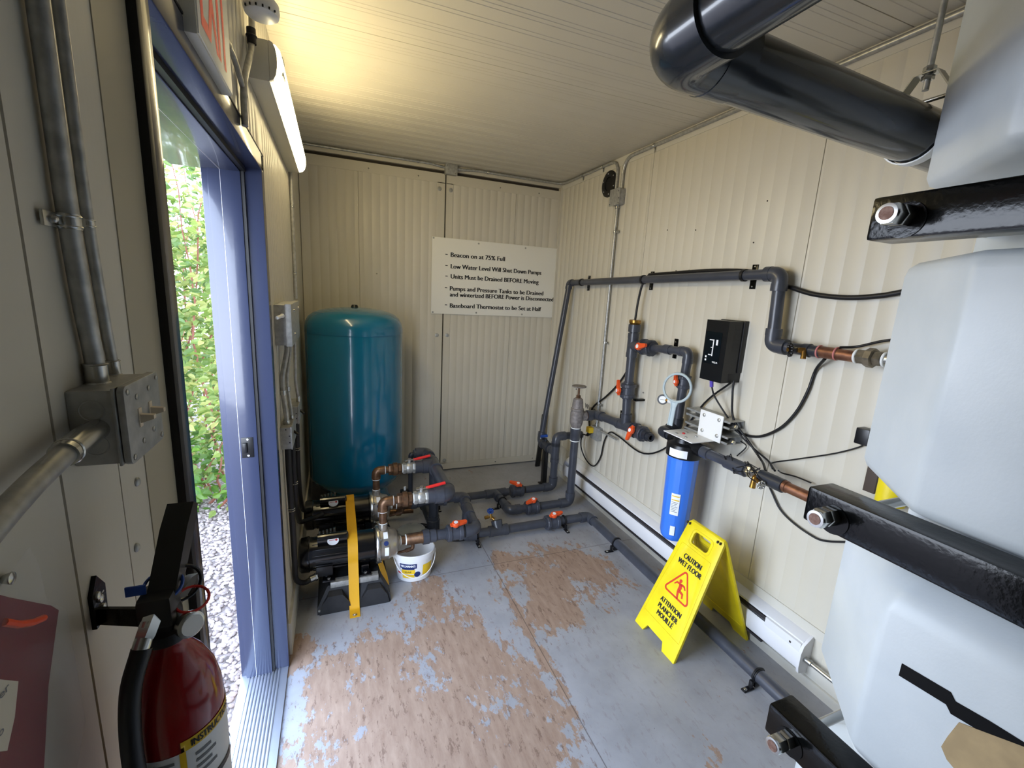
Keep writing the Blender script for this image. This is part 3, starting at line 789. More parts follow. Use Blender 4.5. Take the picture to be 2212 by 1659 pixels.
# red document in a clear sleeve
def onw(px, py, dx): q = pX(px, py, dx); return (q.y, q.z)
t = thing('document_sleeve', 'clear plastic sleeve with a maroon sheet hung on the wall below the conduit', 'sleeve', (0, 0.41, 1.3))
mb = MB(); mb.prism([onw(-60, 1335, .002), onw(52, 1183, .002), onw(72, 1215, .002), onw(92, 1300, .002), onw(135, 1318, .002), onw(176, 1560, .002), onw(150, 1700, .002), onw(-60, 1750, .002)], (0.0045, 0, 0), Y1, Z1, 0.0006, n=X1)
mb.build('clear_film', 'clear_film', t)
mb = MB(); mb.prism([onw(-60, 1268, .003), onw(20, 1290, .003), onw(112, 1308, .003), onw(128, 1318, .003), onw(122, 1360, .003), onw(106, 1480, .003), onw(94, 1700, .003), onw(-60, 1740, .003)], (0.0012, 0, 0), Y1, Z1, 0.0015, n=X1)
sh = mb.build('maroon_sheet', 'maroon_sheet', t)
mb = MB(); mb.prism([onw(-60, 1462, .003), onw(38, 1472, .003), onw(30, 1550, .003), onw(14, 1622, .003), onw(-60, 1630, .003)], (0.003, 0, 0), Y1, Z1, 0.0005, n=X1)
card = mb.build('paper_card', 'card_cream', sh)
mb = MB(); q = pX(0, 1512, .0037); put_text(mb, 'er', q, Y1, Z1, 0.006, 0.010, off=0.0002, bold=0.01)
q = pX(-2, 1594, .0037); put_text(mb, 'o', q, Y1, Z1, 0.006, 0.005, off=0.0002, bold=0.01); mb.build('lettering', 'ink_grey', card)
mb = MB(); a_ = [pX(x, y, .0032) for x, y in ((8, 1344), (40, 1349), (70, 1345), (94, 1335))]; mb.tube(a_, 0.0028, 8); mb.build('orange_mark', 'orange_mark', sh)
mb = MB(); q = pX(17, 1250, 0.003); mb.lathe((0.0, q.y, q.z), X1, [(0, 0.003), (0.0048, 0.0046), (0.0056, 0.0045), (0.0065, 0.002)], 16); mb.build('rivet', 'zinc', t)

# exit sign
yL, yR, zB, zT, xf = 1.005, 1.285, 2.055, 2.300, 0.026
t = thing('exit_sign', 'red and white EXIT sign mounted above the doorway', 'sign', (0, 1.14, zB))
mb = MB(); mb.bb((0.0, yL, zB), (xf - 0.002, yR, zT), 0.002); mb.build('housing', 'lamp_body', t)
mb = MB(); mb.bb((xf - 0.003, yL + 0.003, zB + 0.003), (xf, yR - 0.003, zT - 0.003), 0.0005); mb.build('face', 'exit_face', t)
mb = MB(); put_text(mb, 'EXIT', (xf, yL + 0.028, zB + 0.026), Y1, Z1, 0.175, 0.215, off=0.0006, bold=0.016); mb.build('lettering', 'exit_red', t)
t = thing('sign_cable', 'short grey conduit linking the EXIT sign to the wall conduit', 'conduit', (0, 1.3, 2.2))
mb = MB(); mb.cyl((0.012, 1.276, 2.175), (0.012, 1.345, 2.185), 0.010, n=12); mb.build('connector', 'black_plastic', t)
mb = MB(); mb.tube([(0.012, 1.34, 2.185), (0.012, 1.42, 2.19), (0.012, 1.50, 2.165), (0.012, 1.56, 2.15)], 0.007, 10, 0.05); mb.build('tube', 'galvanised', t)
# bent conduit beside the sign
pp = [pX(541, 20, 0.02), pX(543, 75, 0.02), pX(545, 110, 0.02), pX(528, 180, 0.015), pX(526, 215, 0.015), pX(528, 330, 0.015)]
yk = 1.60
c_ = [V((0.022, 1.53, 2.55)), V((0.022, 1.53, 2.33)), V((0.014, 1.44, 2.23)), V((0.014, 1.44, 1.9))]
t = thing('electrical_conduit', 'grey bent conduit dropping down the wall between EXIT sign and lamp', 'conduit', tuple(c_[0]))
MB().tube([pX(541, -60, 0.022), pX(545, 100, 0.022), pX(525, 180, 0.014), pX(529, 272, 0.014)], 0.0085, 14, 0.05).build('tube', 'galvanised', t)
q = pX(543, 78, 0.022); mb = MB(); mb.cyl(q + V((0, 0, 0.02)), q - V((0, 0, 0.02)), 0.0125, n=14); mb.torus(q, Z1, 0.0125, 0.003, 14, 6); mb.build('coupling', 'black_plastic', t)
# ceiling alarm
q = pX(566, 40, 0.06)
t = thing('alarm_sounder', 'white round plastic alarm mounted high above the lamp end', 'alarm', tuple(q))
mb = MB(); mb.lathe(q + V((0, 0, 0.05)), -Z1, [(0, 0.034), (0.012, 0.044), (0.030, 0.046), (0.042, 0.043), (0.048, 0.034)], 28); mb.build('dome', 'white_plastic', t)
for k in range(6):
    a_ = -PI / 2 - 0.9 + k * 0.36
    mb = MB(); mb.box(q + V((0.0455 * math.cos(a_), 0.0455 * math.sin(a_), 0.012)), (0.004, 0.004, 0.006), 0.0005); mb.build('slot', 'black_plastic', t)

# strip lamp
y0, y1 = 1.71, 2.965
t = thing('strip_lamp', 'lit wraparound fluorescent strip lamp high on the wall over the doorway', 'lamp', (0, (y0 + y1) / 2, 2.25))
mb = MB(); mb.bb((0.0, y0, 2.252), (0.060, y1, 2.366), 0.003); mb.build('housing', 'lamp_body', t)
prof = [(0.0605, 2.254), (0.076, 2.258), (0.088, 2.272), (0.095, 2.295), (0.096, 2.325), (0.090, 2.350), (0.078, 2.364), (0.0605, 2.368)]
mb = MB(); mb.prism([(p[0], p[1]) for p in prof], (0, y0 + 0.02, 0), X1, Z1, (y1 - y0) - 0.04, n=Y1); mb.build('lens', 'lamp_lens', t)
for ya_, yb_ in ((y0, y0 + 0.02), (y1 - 0.02, y1)):
    mb = MB(); mb.prism([(0.06 + (p[0] - 0.06) * 0.62, 2.311 + (p[1] - 2.311) * 0.97) for p in prof], (0, ya_, 0), X1, Z1, yb_ - ya_, n=Y1); mb.build('end_cap', 'lamp_body', t)
for z in (2.288, 2.330):
    mb = MB(); mb.box((0.094, y0 + 0.045, z), (0.008, 0.05, 0.014), 0.003); mb.build('clip', 'lamp_body', t)

# boxes and conduits in the far corner of the left wall
conduit('electrical_conduit', 'thin conduit running down the back corner from the lamp to the grey cabinet', [V((0.0105, 3.02, 2.56)), V((0.0105, 3.0, 1.55)), V((0.03, 2.6, 1.50))][:2], 0.010, 0.0,
        [(V((0.0105, 3.01, 2.08)), Z1, Y1), (V((0.0105, 3.005, 1.70)), Z1, Y1)])
t = thing('switch_cabinet', 'grey steel disconnect cabinet on the wall behind the door jamb', 'electrical box', (0, 2.2, 1.37))
yn, yf = 2.02, 2.42
mb = MB(); mb.bb((0, yn, 1.392), (0.052, yf, 1.556), 0.003); mb.bb((0.04, yn - 0.003, 1.388), (0.064, yf + 0.003, 1.560), 0.003); mb.build('cabinet', 'galvanised_box', t)
mb = MB(); mb.cyl((0.02, yn - 0.09, 1.51), (0.030, yn - 0.004, 1.513), 0.0065, n=12); mb.ball((0.031, yn - 0.004, 1.513), 0.009, n=10); mb.build('lever', 'white_plastic', t)
for y, z in ((yn + 0.1, 1.53), (yn + 0.1, 1.43), (yf - 0.06, 1.53)):
    mb = MB(); mb.lathe((0.064, y, z), X1, [(0, 0.006), (0.006, 0.005)], 10); mb.build('screw', 'zinc', t)
for nm_, pts_, r_ in (('thicker flexible conduit curving down from the disconnect cabinet', [(0.030, 2.14, 1.39), (0.030, 2.13, 1.35), (0.012, 2.10, 1.25), (0.012, 2.09, 1.18), (0.022, 2.07, 1.08), (0.022, 2.07, 1.045)], 0.0105),
                      ('thinner conduit beside the thick one below the disconnect cabinet', [(0.038, 2.20, 1.39), (0.036, 2.20, 1.34), (0.024, 2.17, 1.25), (0.024, 2.16, 1.18), (0.034, 2.15, 1.08), (0.034, 2.15, 1.045)], 0.0075),
                      ('straight conduit from the cabinet to the upper of two small boxes', [(0.045, 2.36, 1.39), (0.042, 2.36, 1.25), (0.040, 2.37, 1.17), (0.045, 2.40, 1.08), (0.045, 2.40, 1.062)], 0.0075)):
    t = thing('electrical_conduit', 'grey ' + nm_, 'conduit', pts_[0]); MB().spline(pts_, r_, 12).build('tube', 'galvanised', t)
    for q in (pts_[0], pts_[-1]):
        q = V(q); mb = MB(); mb.cyl(q - Z1 * 0.008, q + Z1 * 0.016, r_ * 1.3, n=14); mb.build('connector', 'zinc', t)
    mb = MB(); q = V(pts_[3]); mb.cyl(q - Z1 * 0.010, q + Z1 * 0.010, r_ * 1.25, n=14); mb.build('strap', 'zinc', t)
def small_box(label, lo, hi):
    t = thing('junction_box', label, 'electrical box', ((lo[0] + hi[0]) / 2, (lo[1] + hi[1]) / 2, lo[2]))
    mb = MB(); mb.bb(lo, hi, 0.002); mb.build('box', 'galvanised_box', t)
    mb = MB(); mb.bb((hi[0] - 0.004, lo[1] - 0.002, lo[2] - 0.002), (hi[0] + 0.001, hi[1] + 0.002, hi[2] + 0.002), 0.001); mb.build('cover', 'galvanised', t)
    for (fx, fz) in ((0.5, 0.9), (0.8, 0.6), (0.8, 0.3)):
        mb = MB(); mb.lathe((lo[0] + (hi[0] - lo[0]) * fx, lo[1], lo[2] + (hi[2] - lo[2]) * fz), -Y1, [(0, 0.003), (0.0006, 0.003)], 8); mb.build('hole', 'black_plastic', t)
    mb = MB(); mb.cyl((hi[0], (lo[1] + hi[1]) / 2, (lo[2] + hi[2]) / 2), (hi[0] + 0.02, (lo[1] + hi[1]) / 2 - 0.02, (lo[2] + hi[2]) / 2 - 0.012), 0.006, n=10); mb.build('switch_lever', 'black_plastic', t)
    return t
small_box('lower small grey box above the black pump cables', (0.0, 2.02, 0.945), (0.044, 2.22, 1.042))
small_box('upper small grey box just behind the lower one on the wall', (0.0, 2.30, 0.975), (0.052, 2.48, 1.060))
def cable(name, label, pts, r, mname='black_rubber', cat='cable', bands=(), ends=None, group=None):
    t = thing(name, label, cat, tuple(V(pts[0])), group); MB().spline(pts, r, 10).build('sheath', mname, t)
    for q in bands:
        q = V(q); mb = MB(); mb.torus(q - Z1 * 0.005, Z1, r * 1.05, 0.0022, 14, 6); mb.torus(q + Z1 * 0.005, Z1, r * 1.05, 0.0022, 14, 6); mb.build('strap', 'zinc', t)
    return t
cable('flexible_hose', 'black flexible cable from the lower box down to the front pump motor', [(0.020, 2.08, 0.945), (0.020, 2.08, 0.80), (0.022, 2.10, 0.55), (0.020, 2.13, 0.35), (0.018, 2.17, 0.22), (0.05, 2.21, 0.165), (0.085, 2.235, 0.165)], 0.013, bands=[(0.0215, 2.092, 0.63)])
mb = MB(); mb.cyl((0.075, 2.229, 0.165), (0.102, 2.241, 0.166), 0.017, n=16); mb.hexa((0.098, 2.239, 0.166), (0.108, 2.243, 0.166), 0.020)
o = mb.build('hose_connector', 'zinc'); tag(o, 'shiny hose connector under the rear end of the front pump', 'fitting')
cable('flexible_hose', 'black flexible cable from the lower box to the side of the rear pump', [(0.030, 2.17, 0.945), (0.030, 2.17, 0.80), (0.030, 2.22, 0.60), (0.026, 2.35, 0.45), (0.028, 2.48, 0.36), (0.07, 2.60, 0.31), (0.13, 2.66, 0.30)], 0.013, bands=[(0.030, 2.185, 0.72)])
cable('flexible_hose', 'black flexible cable from the upper box down to the rear pump motor', [(0.034, 2.42, 0.975), (0.030, 2.43, 0.85), (0.026, 2.46, 0.65), (0.026, 2.52, 0.48), (0.030, 2.62, 0.36), (0.060, 2.70, 0.32)], 0.012, bands=[(0.029, 2.435, 0.80)])
# ------------------------------------------------------------------ pressure tank
tc_ = V((0.358, 3.40, 0)); tr = 0.333
t = thing('pressure_tank', 'tall glossy teal pressure tank standing in the back corner', 'tank', tuple(tc_))
mb = MB()
mb.lathe(tc_, Z1, [(0.06, 0.12), (0.12, 0.20), (0.17, 0.265), (0.21, 0.302), (0.245, 0.325), (0.262, 0.3325), (0.270, tr), (1.315, tr), (1.322, tr - 0.003)], 72, (True, False))
mb.build('shell', 'teal', t)
mb = MB(); mb.lathe(tc_, Z1, [(1.318, tr + 0.0018), (1.326, tr + 0.0025), (1.36, tr * 0.998), (1.395, tr * 0.972), (1.425, tr * 0.92), (1.450, tr * 0.83), (1.468, tr * 0.70), (1.482, tr * 0.52), (1.490, tr * 0.32), (1.494, tr * 0.1), (1.4945, 0.001)], 72, (False, True)); mb.build('top_dome', 'teal', t)
mb = MB(); mb.lathe(tc_, Z1, [(1.488, 0.026), (1.500, 0.025), (1.512, 0.018), (1.513, 0.001)], 24); mb.build('valve_cap', 'black_plastic', t)
mb = MB(); mb.lathe(tc_, Z1, [(0.0, 0.245), (0.012, 0.245), (0.02, 0.235), (0.12, 0.215), (0.19, 0.225)], 48, (True, False)); mb.build('stand', 'teal', t)
t = thing('tank_tee', 'brown brass tee and gauge fitting at the foot of the teal tank', 'fitting', (0.60, 3.0, 0.0))
mb = MB(); mb.tube([(0.42, 3.13, 0.075), (0.50, 3.02, 0.075), (0.72, 2.99, 0.075)], 0.020, 14, 0.04); mb.hexa((0.60, 3.005, 0.075), (0.635, 3.0, 0.075), 0.030); mb.build('nipple', 'bronze', t)
mb = MB(); mb.cyl((0.66, 3.0, 0.09), (0.66, 3.0, 0.17), 0.012, n=12); mb.bb((0.63, 2.975, 0.16), (0.69, 3.025, 0.235), 0.004); mb.build('pressure_switch', 'black_plastic', t)
mb = MB(); mb.cyl((0.66, 3.0, 0.235), (0.66, 3.0, 0.262), 0.008, n=10); mb.build('cap', 'white_plastic', t)

# ------------------------------------------------------------------ pumps
ZA = 0.25                                           # pump shaft height
def pump(y, label, front):
    t = thing('booster_pump', label, 'pump', (0.25, y, 0.15), 'electric pumps beside the tank')
    A = lambda x, dy=0, dz=0: V((x, y + dy, ZA + dz))
    mb = MB(); mb.lathe(A(0.022), X1, [(0, 0.060), (0.004, 0.080), (0.012, 0.089), (0.050, 0.091), (0.054, 0.086), (0.062, 0.086)], 40)
    mb.build('fan_cover', 'motor_black', t)
    mb = MB(); mb.lathe(A(0.082), X1, [(0, 0.084), (0.215, 0.084)], 40)
    for k in range(7):
        a = math.radians(-60 + 20 * k + 180)
        mb.box(A(0.19, 0.0845 * math.cos(a), 0.0845 * math.sin(a)), (0.2, 0.004, 0.004), 0.001)
    mb.build('motor_body', 'motor_black', t)
    mb = MB(); mb.lathe(A(0.295), X1, [(0, 0.088), (0.10, 0.088), (0.104, 0.093), (0.112, 0.093)], 40); mb.build('motor_bracket', 'motor_black', t)
    mb = MB(); mb.cyl(A(0.115, -0.035, 0.098), A(0.255, -0.035, 0.098), 0.027, n=24); mb.ball(A(0.255, -0.035, 0.098), 0.027, (0.5, 1, 1)); mb.build('capacitor_cover', 'motor_black', t)
    mb = MB(); mb.bb(A(0.105, -0.092, -0.085), A(0.185, -0.058, -0.030), 0.004); mb.build('terminal_box', 'black_plastic', t)
    for k in range(5):
        mb = MB(); mb.cyl(A(0.125 + 0.018 * k, -0.02 + 0.006 * k, 0.10), A(0.125 + 0.018 * k, -0.02 + 0.006 * k, 0.132), 0.006, n=10); mb.build('terminal_post', 'zinc', t)
    mb = MB(); pl_ = [(0.028 * math.cos(PI + PI * i / 14), 0.026 * math.sin(PI + PI * i / 14)) for i in range(15)] + [(0.026, 0.010), (-0.026, 0.010)]
    q = A(0.190, -0.0665, 0.098); mb.prism(pl_, q, X1, Z1, 0.0012, n=-Y1); tg = mb.build('tag', 'label_white', t)
    mb = MB(); mb.prism(circle(0.006, 14, 0.016, 0.003), q - Y1 * 0.0012, X1, Z1, 0.0005, n=-Y1); mb.box(q + V((-0.004, -0.0014, 0.003)), (0.030, 0.0005, 0.0022)); mb.build('red_print', 'label_red', tg)
    mb = MB(); mb.lathe(A(0.405), X1, [(0, 0.100), (0.006, 0.103), (0.016, 0.103), (0.020, 0.098), (0.022, 0.092)], 44); mb.build('flange', 'steel', t)
    mb = MB(); mb.lathe(A(0.425), X1, [(0, 0.090), (0.045, 0.090), (0.052, 0.084), (0.058, 0.082), (0.085, 0.075), (0.097, 0.060), (0.103, 0.040), (0.105, 0.030), (0.112, 0.028)], 44); mb.build('pump_head', 'stainless', t)
    for k in range(4):
        a = math.radians(50 + 90 * k)
        mb = MB(); mb.hexa(A(0.42, 0.094 * math.cos(a), 0.094 * math.sin(a)), A(0.433, 0.094 * math.cos(a), 0.094 * math.sin(a)), 0.007); mb.build('flange_bolt', 'zinc', t)
    mb = MB()                                       # label wrapped on the head
    def arc_patch(x0, x1, a0, a1, r, off):
        lo, hi = [], []
        for i in range(9):
            a = math.radians(a0 + (a1 - a0) * i / 8)
            lo.append(mb.v(A(x0, -(r + off) * math.cos(a), (r + off) * math.sin(a)))); hi.append(mb.v(A(x1, -(r + off) * math.cos(a), (r + off) * math.sin(a))))
        for i in range(8): mb.f([lo[i], lo[i + 1], hi[i + 1], hi[i]], True)
    arc_patch(0.447, 0.468, -18, 14, 0.0902, 0.0006); arc_patch(0.443, 0.466, 44, 68, 0.0902, 0.0006); lab = mb.build('label', 'label_white', t)
    mb = MB(); a = math.radians(28)
    mb.lathe(A(0.455, -0.0902 * math.cos(a), 0.0902 * math.sin(a)), (0, -math.cos(a), math.sin(a)), [(0, 0.0125), (0.0012, 0.0125)], 20); mb.build('blue_emblem', 'navy', lab)
    mb = MB(); mb.cyl(A(0.446, 0, 0.08), A(0.446, 0, 0.118), 0.026, 0.0235, n=24); mb.torus(A(0.446, 0, 0.118), Z1, 0.0235, 0.002, 24, 6); mb.build('outlet_port', 'stainless', t)
    mb = MB(); mb.torus(A(0.446, 0, 0.1235), Z1, 0.020, 0.003, 24, 8); mb.torus(A(0.541), X1, 0.022, 0.004, 24, 8); mb.build('thread_tape', 'ptfe', t)
    for x in (0.165, 0.345):
        mb = MB(); mb.bb(A(x - 0.03, -0.115, -0.107), A(x + 0.03, 0.115, -0.099), 0.001); mb.bb(A(x - 0.02, -0.07, -0.1), A(x + 0.02, 0.07, -0.07), 0.003); mb.build('foot', 'motor_black', t)
        for dy in (-0.10,):
            mb = MB(); mb.hexa(A(x, dy, -0.099), A(x, dy, -0.091), 0.009); mb.build('foot_bolt', 'zinc', t)
    return t
YP1, YP2 = 2.325, 2.765
pump(YP1, 'black electric pump with stainless head nearest the bucket, strapped down', True)
pump(YP2, 'black electric pump behind the front one, close to the teal tank', False)
def rubber_block(y, label):
    t = thing('rubber_support_block', label, 'block', (0.29, y, 0), 'rubber blocks under the pumps')
    mb = MB(); yf, yb = y - 0.165, y + 0.165
    R = []
    for z, ix, iy in ((0.0, 0.0, 0.0), (0.035, 0.0, 0.004), (0.115, 0.045, 0.045), (0.122, 0.052, 0.052)):
        R.append([(0.108 + ix, yf + iy, z), (0.468 - ix, yf + iy, z), (0.468 - ix, yb - iy, z), (0.108 + ix, yb - iy, z)])
    mb.ring_tube(R, False)
    for cx in (0.195, 0.385):                       # two moulded arches on the front face
        for yy_, s_ in ((yf, 1), (yb, -1)):
            p_ = [(-0.078, 0.0), (0.078, 0.0), (0.066, 0.05), (0.035, 0.096), (-0.035, 0.096), (-0.066, 0.05)]
            ring0 = [(cx + p[0], yy_ - s_ * 0.006, p[1]) for p in p_]; ring1 = [(cx + p[0] * .8, yy_ + s_ * 0.06, p[1] + (0.008 if p[1] > 0 else 0)) for p in p_]
            mb.ring_tube([ring0, ring1], False)
    mb.build('block', 'rubber_block', t)
    mb = MB(); mb.bb((0.172, y - 0.125, 0.112), (0.410, y - 0.085, 0.143), 0.002); mb.build('channel', 'galvanised', t)
    mb = MB(); mb.bb((0.172, y + 0.085, 0.112), (0.410, y + 0.125, 0.143), 0.002); mb.build('channel', 'galvanised', t)
    mb = MB(); mb.ball((0.118, yf + 0.002, 0.022), 0.007, n=10); mb.build('plug', 'galvanised', t)
    return t
rubber_block(YP1, 'black rubber block with steel channel under the front pump')
rubber_block(YP2, 'black rubber block under the rear pump')
t = thing('yellow_strap', 'yellow flat strap over both pumps screwed to the floor', 'strap', (0.285, 2.11, 0))
mb = MB(); rr_ = 0.0965
pts = [(0.285, 2.085, 0.004), (0.285, 2.118, 0.004), (0.285, 2.150, 0.008), (0.285, 2.165, 0.05), (0.285, 2.195, 0.155)]
for a in (200, 180, 160, 140, 120, 100, 80): pts.append((0.285, YP1 + rr_ * math.cos(math.radians(a)), ZA + rr_ * math.sin(math.radians(a))))
for a in (115, 95, 75, 55, 35, 10, -10): pts.append((0.285, YP2 + rr_ * math.cos(math.radians(a)), ZA + rr_ * math.sin(math.radians(a))))
pts += [(0.285, 2.90, 0.12), (0.285, 2.95, 0.005), (0.285, 3.0, 0.004)]
mb.ribbon(mb.path(pts, 0.012, 2), X1, 0.050, 0.003); mb.build('webbing', 'strap_yellow', t)
mb = MB(); mb.lathe((0.285, 2.103, 0.005), Z1, [(0, 0.011), (0.002, 0.011), (0.003, 0.006), (0.006, 0.005)], 14); mb.build('screw', 'zinc', t)
t = thing('yellow_strap', 'short folded yellow strap end behind the front rubber block', 'strap', (0.445, 2.33, 0.02))
mb = MB(); mb.ribbon([(0.425, 2.33, 0.155), (0.432, 2.31, 0.13), (0.452, 2.27, 0.07), (0.458, 2.235, 0.035)], V((0.5, 0.85, 0)), 0.045, 0.003); mb.build('webbing', 'strap_yellow', t)

# ------------------------------------------------------------------ piping helpers
def elbow(mb, c, d0, d1, r, leg=None, rim=True):
    """elbow fitting at corner c; arms point away along d0 and d1"""
    c = V(c); d0 = V(d0).normalized(); d1 = V(d1).normalized(); leg = leg or r * 2.3; R = r * 1.2
    mb.tube([c + d0 * leg, c, c + d1 * leg], R, 20, leg * 0.80, 8)
    if rim:
        for d in (d0, d1): mb.cyl(c + d * (leg * 0.60), c + d * (leg + 0.001), R * 1.05, n=20)
    return mb
def tee(mb, c, run, br, r, leg=None):
    c = V(c); run = V(run).normalized(); br = V(br).normalized(); leg = leg or r * 2.2; R = r * 1.2
    mb.cyl(c - run * leg, c + run * leg, R, n=20); mb.cyl(c, c + br * leg, R, n=20)
    for d in (run, -run, br): mb.cyl(c + d * (leg * 0.62), c + d * (leg + 0.001), R * 1.05, n=20)
    return mb
def axes(xd, zd):
    x = V(xd).normalized(); z = V(zd).normalized(); z = (z - x * z.dot(x)).normalized(); y = z.cross(x)
    return Matrix((x, y, z)).transposed()
def ball_valve(label, c, xd, zd, r, turn=0.0, group='orange handled ball valves', lever='orange', name='ball_valve', s=1.0):
    """true-union plastic ball valve: pipe along xd, handle pointing up along zd and turned about it"""
    c = V(c); M = Matrix.Translation(c) @ axes(xd, zd).to_4x4()
    t = thing(name, label, 'valve', tuple(c), group)
    k = r / 0.030 * s
    mb = MB(M); mb.lathe((-0.060 * k, 0, 0), X1, [(0, r * 1.2), (0.03 * k, r * 1.22), (0.034 * k, 0.046 * k), (0.086 * k, 0.046 * k), (0.09 * k, r * 1.22), (0.12 * k, r * 1.2)], 28)
    mb.cyl((0, 0, 0.03 * k), (0, 0, 0.058 * k), 0.018 * k, n=20); mb.build('body', 'pvc_grey', t)
    for sx in (-1, 1):
        mb = MB(M); n = 40; rings = []
        for x_, q in ((0.024, .95), (0.027, 1.0), (0.045, 1.0), (0.049, .93)):
            rings.append([(sx * x_ * k, 0.053 * k * q * (1.0 if (i // 2) % 2 else 0.955) * math.cos(2 * PI * i / n), 0.053 * k * q * (1.0 if (i // 2) % 2 else 0.955) * math.sin(2 * PI * i / n)) for i in range(n)])
        mb.ring_tube(rings, False); mb.build('union_nut', 'pvc_grey', t)
    Mh = M @ Matrix.Translation((0, 0, 0.056 * k)) @ Matrix.Rotation(turn, 4, 'Z')
    mb = MB(Mh); mb.lathe((0, 0, 0), Z1, [(0, 0.019 * k), (0.004 * k, 0.024 * k), (0.020 * k, 0.024 * k), (0.026 * k, 0.019 * k)], 24)
    mb.prism([(0.0, -0.017 * k), (0.030 * k, -0.016 * k), (0.066 * k, -0.0105 * k), (0.072 * k, -0.006 * k), (0.072 * k, 0.006 * k), (0.066 * k, 0.0105 * k), (0.030 * k, 0.016 * k), (0, 0.017 * k)], (0, 0, 0.006 * k), X1, Y1, 0.016 * k, n=Z1)
    mb.prism([(-0.034 * k, -0.009 * k), (0, -0.016 * k), (0, 0.016 * k), (-0.034 * k, 0.009 * k)], (0, 0, 0.004 * k), X1, Y1, 0.013 * k, n=Z1)
    h = mb.build('handle', lever, t)
    mb = MB(Mh); mb.lathe((0, 0, 0.026 * k), Z1, [(0, 0.0125 * k), (0.0012 * k, 0.0125 * k)], 18); mb.build('cap_sticker', 'label_white', h)
    return t
def floor_clamp(label, c, run, r, side, group='black pipe clamps screwed to the floor'):
    """black P-clamp: band round the pipe, foot on the floor to one side"""
    c = V(c); run = V(run).normalized(); side = V(side).normalized()
    t = thing('pipe_clamp', label, 'clamp', (c.x, c.y, 0), group)
    mb = MB(); mb.torus(c, run, r + 0.0035, 0.0042, 26, 8); mb.cyl(c - run * 0.008, c + run * 0.008, r + 0.003, n=24); mb.build('band', 'black_rubber', t)
    mb = MB(); f0 = V((c.x, c.y, 0)) + side * (r + 0.006)
    R_ = Matrix((side, run, Z1)).transposed()
    R_ = Matrix((side, Z1.cross(side), Z1)).transposed()
    hh = max(0.02, c.z - r * 0.6)
    mb.box(f0 + Z1 * (hh / 2), (0.012, 0.016, hh), 0.002, R_); mb.box(V((c.x, c.y, 0.0035)) + side * (r + 0.022), (0.058, 0.022, 0.007), 0.002, R_)
    mb.box(V((c.x, c.y, hh * .5)), (r * 1.2, 0.014, max(0.01, c.z - r * 1.02)), 0.002, R_)
    mb.build('foot', 'black_rubber', t)
    q = V((c.x, c.y, 0.007)) + side * (r + 0.036)
    mb = MB(); mb.lathe(q, Z1, [(0, 0.0085), (0.003, 0.008), (0.006, 0.004)], 12); mb.build('screw', 'zinc', t)
    return t
def straight(mb, a, b_, r): mb.cyl(a, b_, r, n=22); return mb
RP = 0.0300                                           # 2-inch pipe

# ------------------------------------------------------------------ suction manifold along the floor (front run)
ZL, YF, XR = 0.060, 2.585, 1.942
YBR, XG = 2.83, 1.915
t = thing('suction_pipework', 'dark grey plastic pipe run along the floor from the pumps to the right', 'pipework', (1.2, YF, 0))
mb = MB(); straight(mb, (1.0, YF, ZL), (1.17, YF, ZL), RP); mb.build('pipe', 'pvc_grey', t)
mb = MB(); straight(mb, (1.29, YF, ZL), (1.58, YF, ZL), RP); mb.build('pipe', 'pvc_grey', t)
mb = MB(); straight(mb, (1.70, YF, ZL), (XR - 0.05, YF, ZL), RP); mb.build('pipe', 'pvc_grey', t)
mb = MB(); straight(mb, (XR, YF - 0.05, ZL), (1.925, 0.72, ZL), RP); mb.build('pipe', 'pvc_grey', t)
mb = MB(); straight(mb, (0.995, YF - 0.02, ZL), (0.995, YF - 0.02, 0.22), RP); mb.build('pipe', 'pvc_grey', t)
mb = MB(); straight(mb, (0.985, YP1, ZA), (1.03, YP2, ZA), RP); mb.build('pipe', 'pvc_grey', t)
mb = MB(); straight(mb, (0.90, YP1, ZA), (0.95, YP1, ZA), RP); mb.build('pipe', 'pvc_grey', t)
mb = MB(); straight(mb, (0.72, YP1, ZA), (0.80, YP1, ZA), RP); mb.build('pipe', 'pvc_grey', t)
mb = MB(); straight(mb, (0.72, YP2, ZA), (0.99, YP2, ZA), RP); mb.build('pipe', 'pvc_grey', t)
mb = MB(); elbow(mb, (XR, YF, ZL), -X1, V((-0.009, -1, 0)), RP); mb.build('elbow', 'pvc_grey', t)
mb = MB(); elbow(mb, (0.995, YF - 0.01, ZL), X1, Z1, RP); mb.build('elbow', 'pvc_grey', t)
mb = MB(); elbow(mb, (0.985, YP1, ZA), -X1, V((0.1, 1, 0)), RP); mb.build('elbow', 'pvc_grey', t)
mb = MB(); elbow(mb, (1.03, YP2, ZA), -X1, V((-0.1, -1, 0)), RP); mb.build('elbow', 'pvc_grey', t)
mb = MB(); tee(mb, (1.23, YF, ZL), X1, V((-0.1, 0.5, 1)), RP); mb.build('tee', 'pvc_grey', t)
mb = MB(); tee(mb, (1.001, YF - 0.025, ZA), V((0.1, 1, 0)), -Z1, RP, 0.07); mb.build('tee', 'pvc_grey', t)
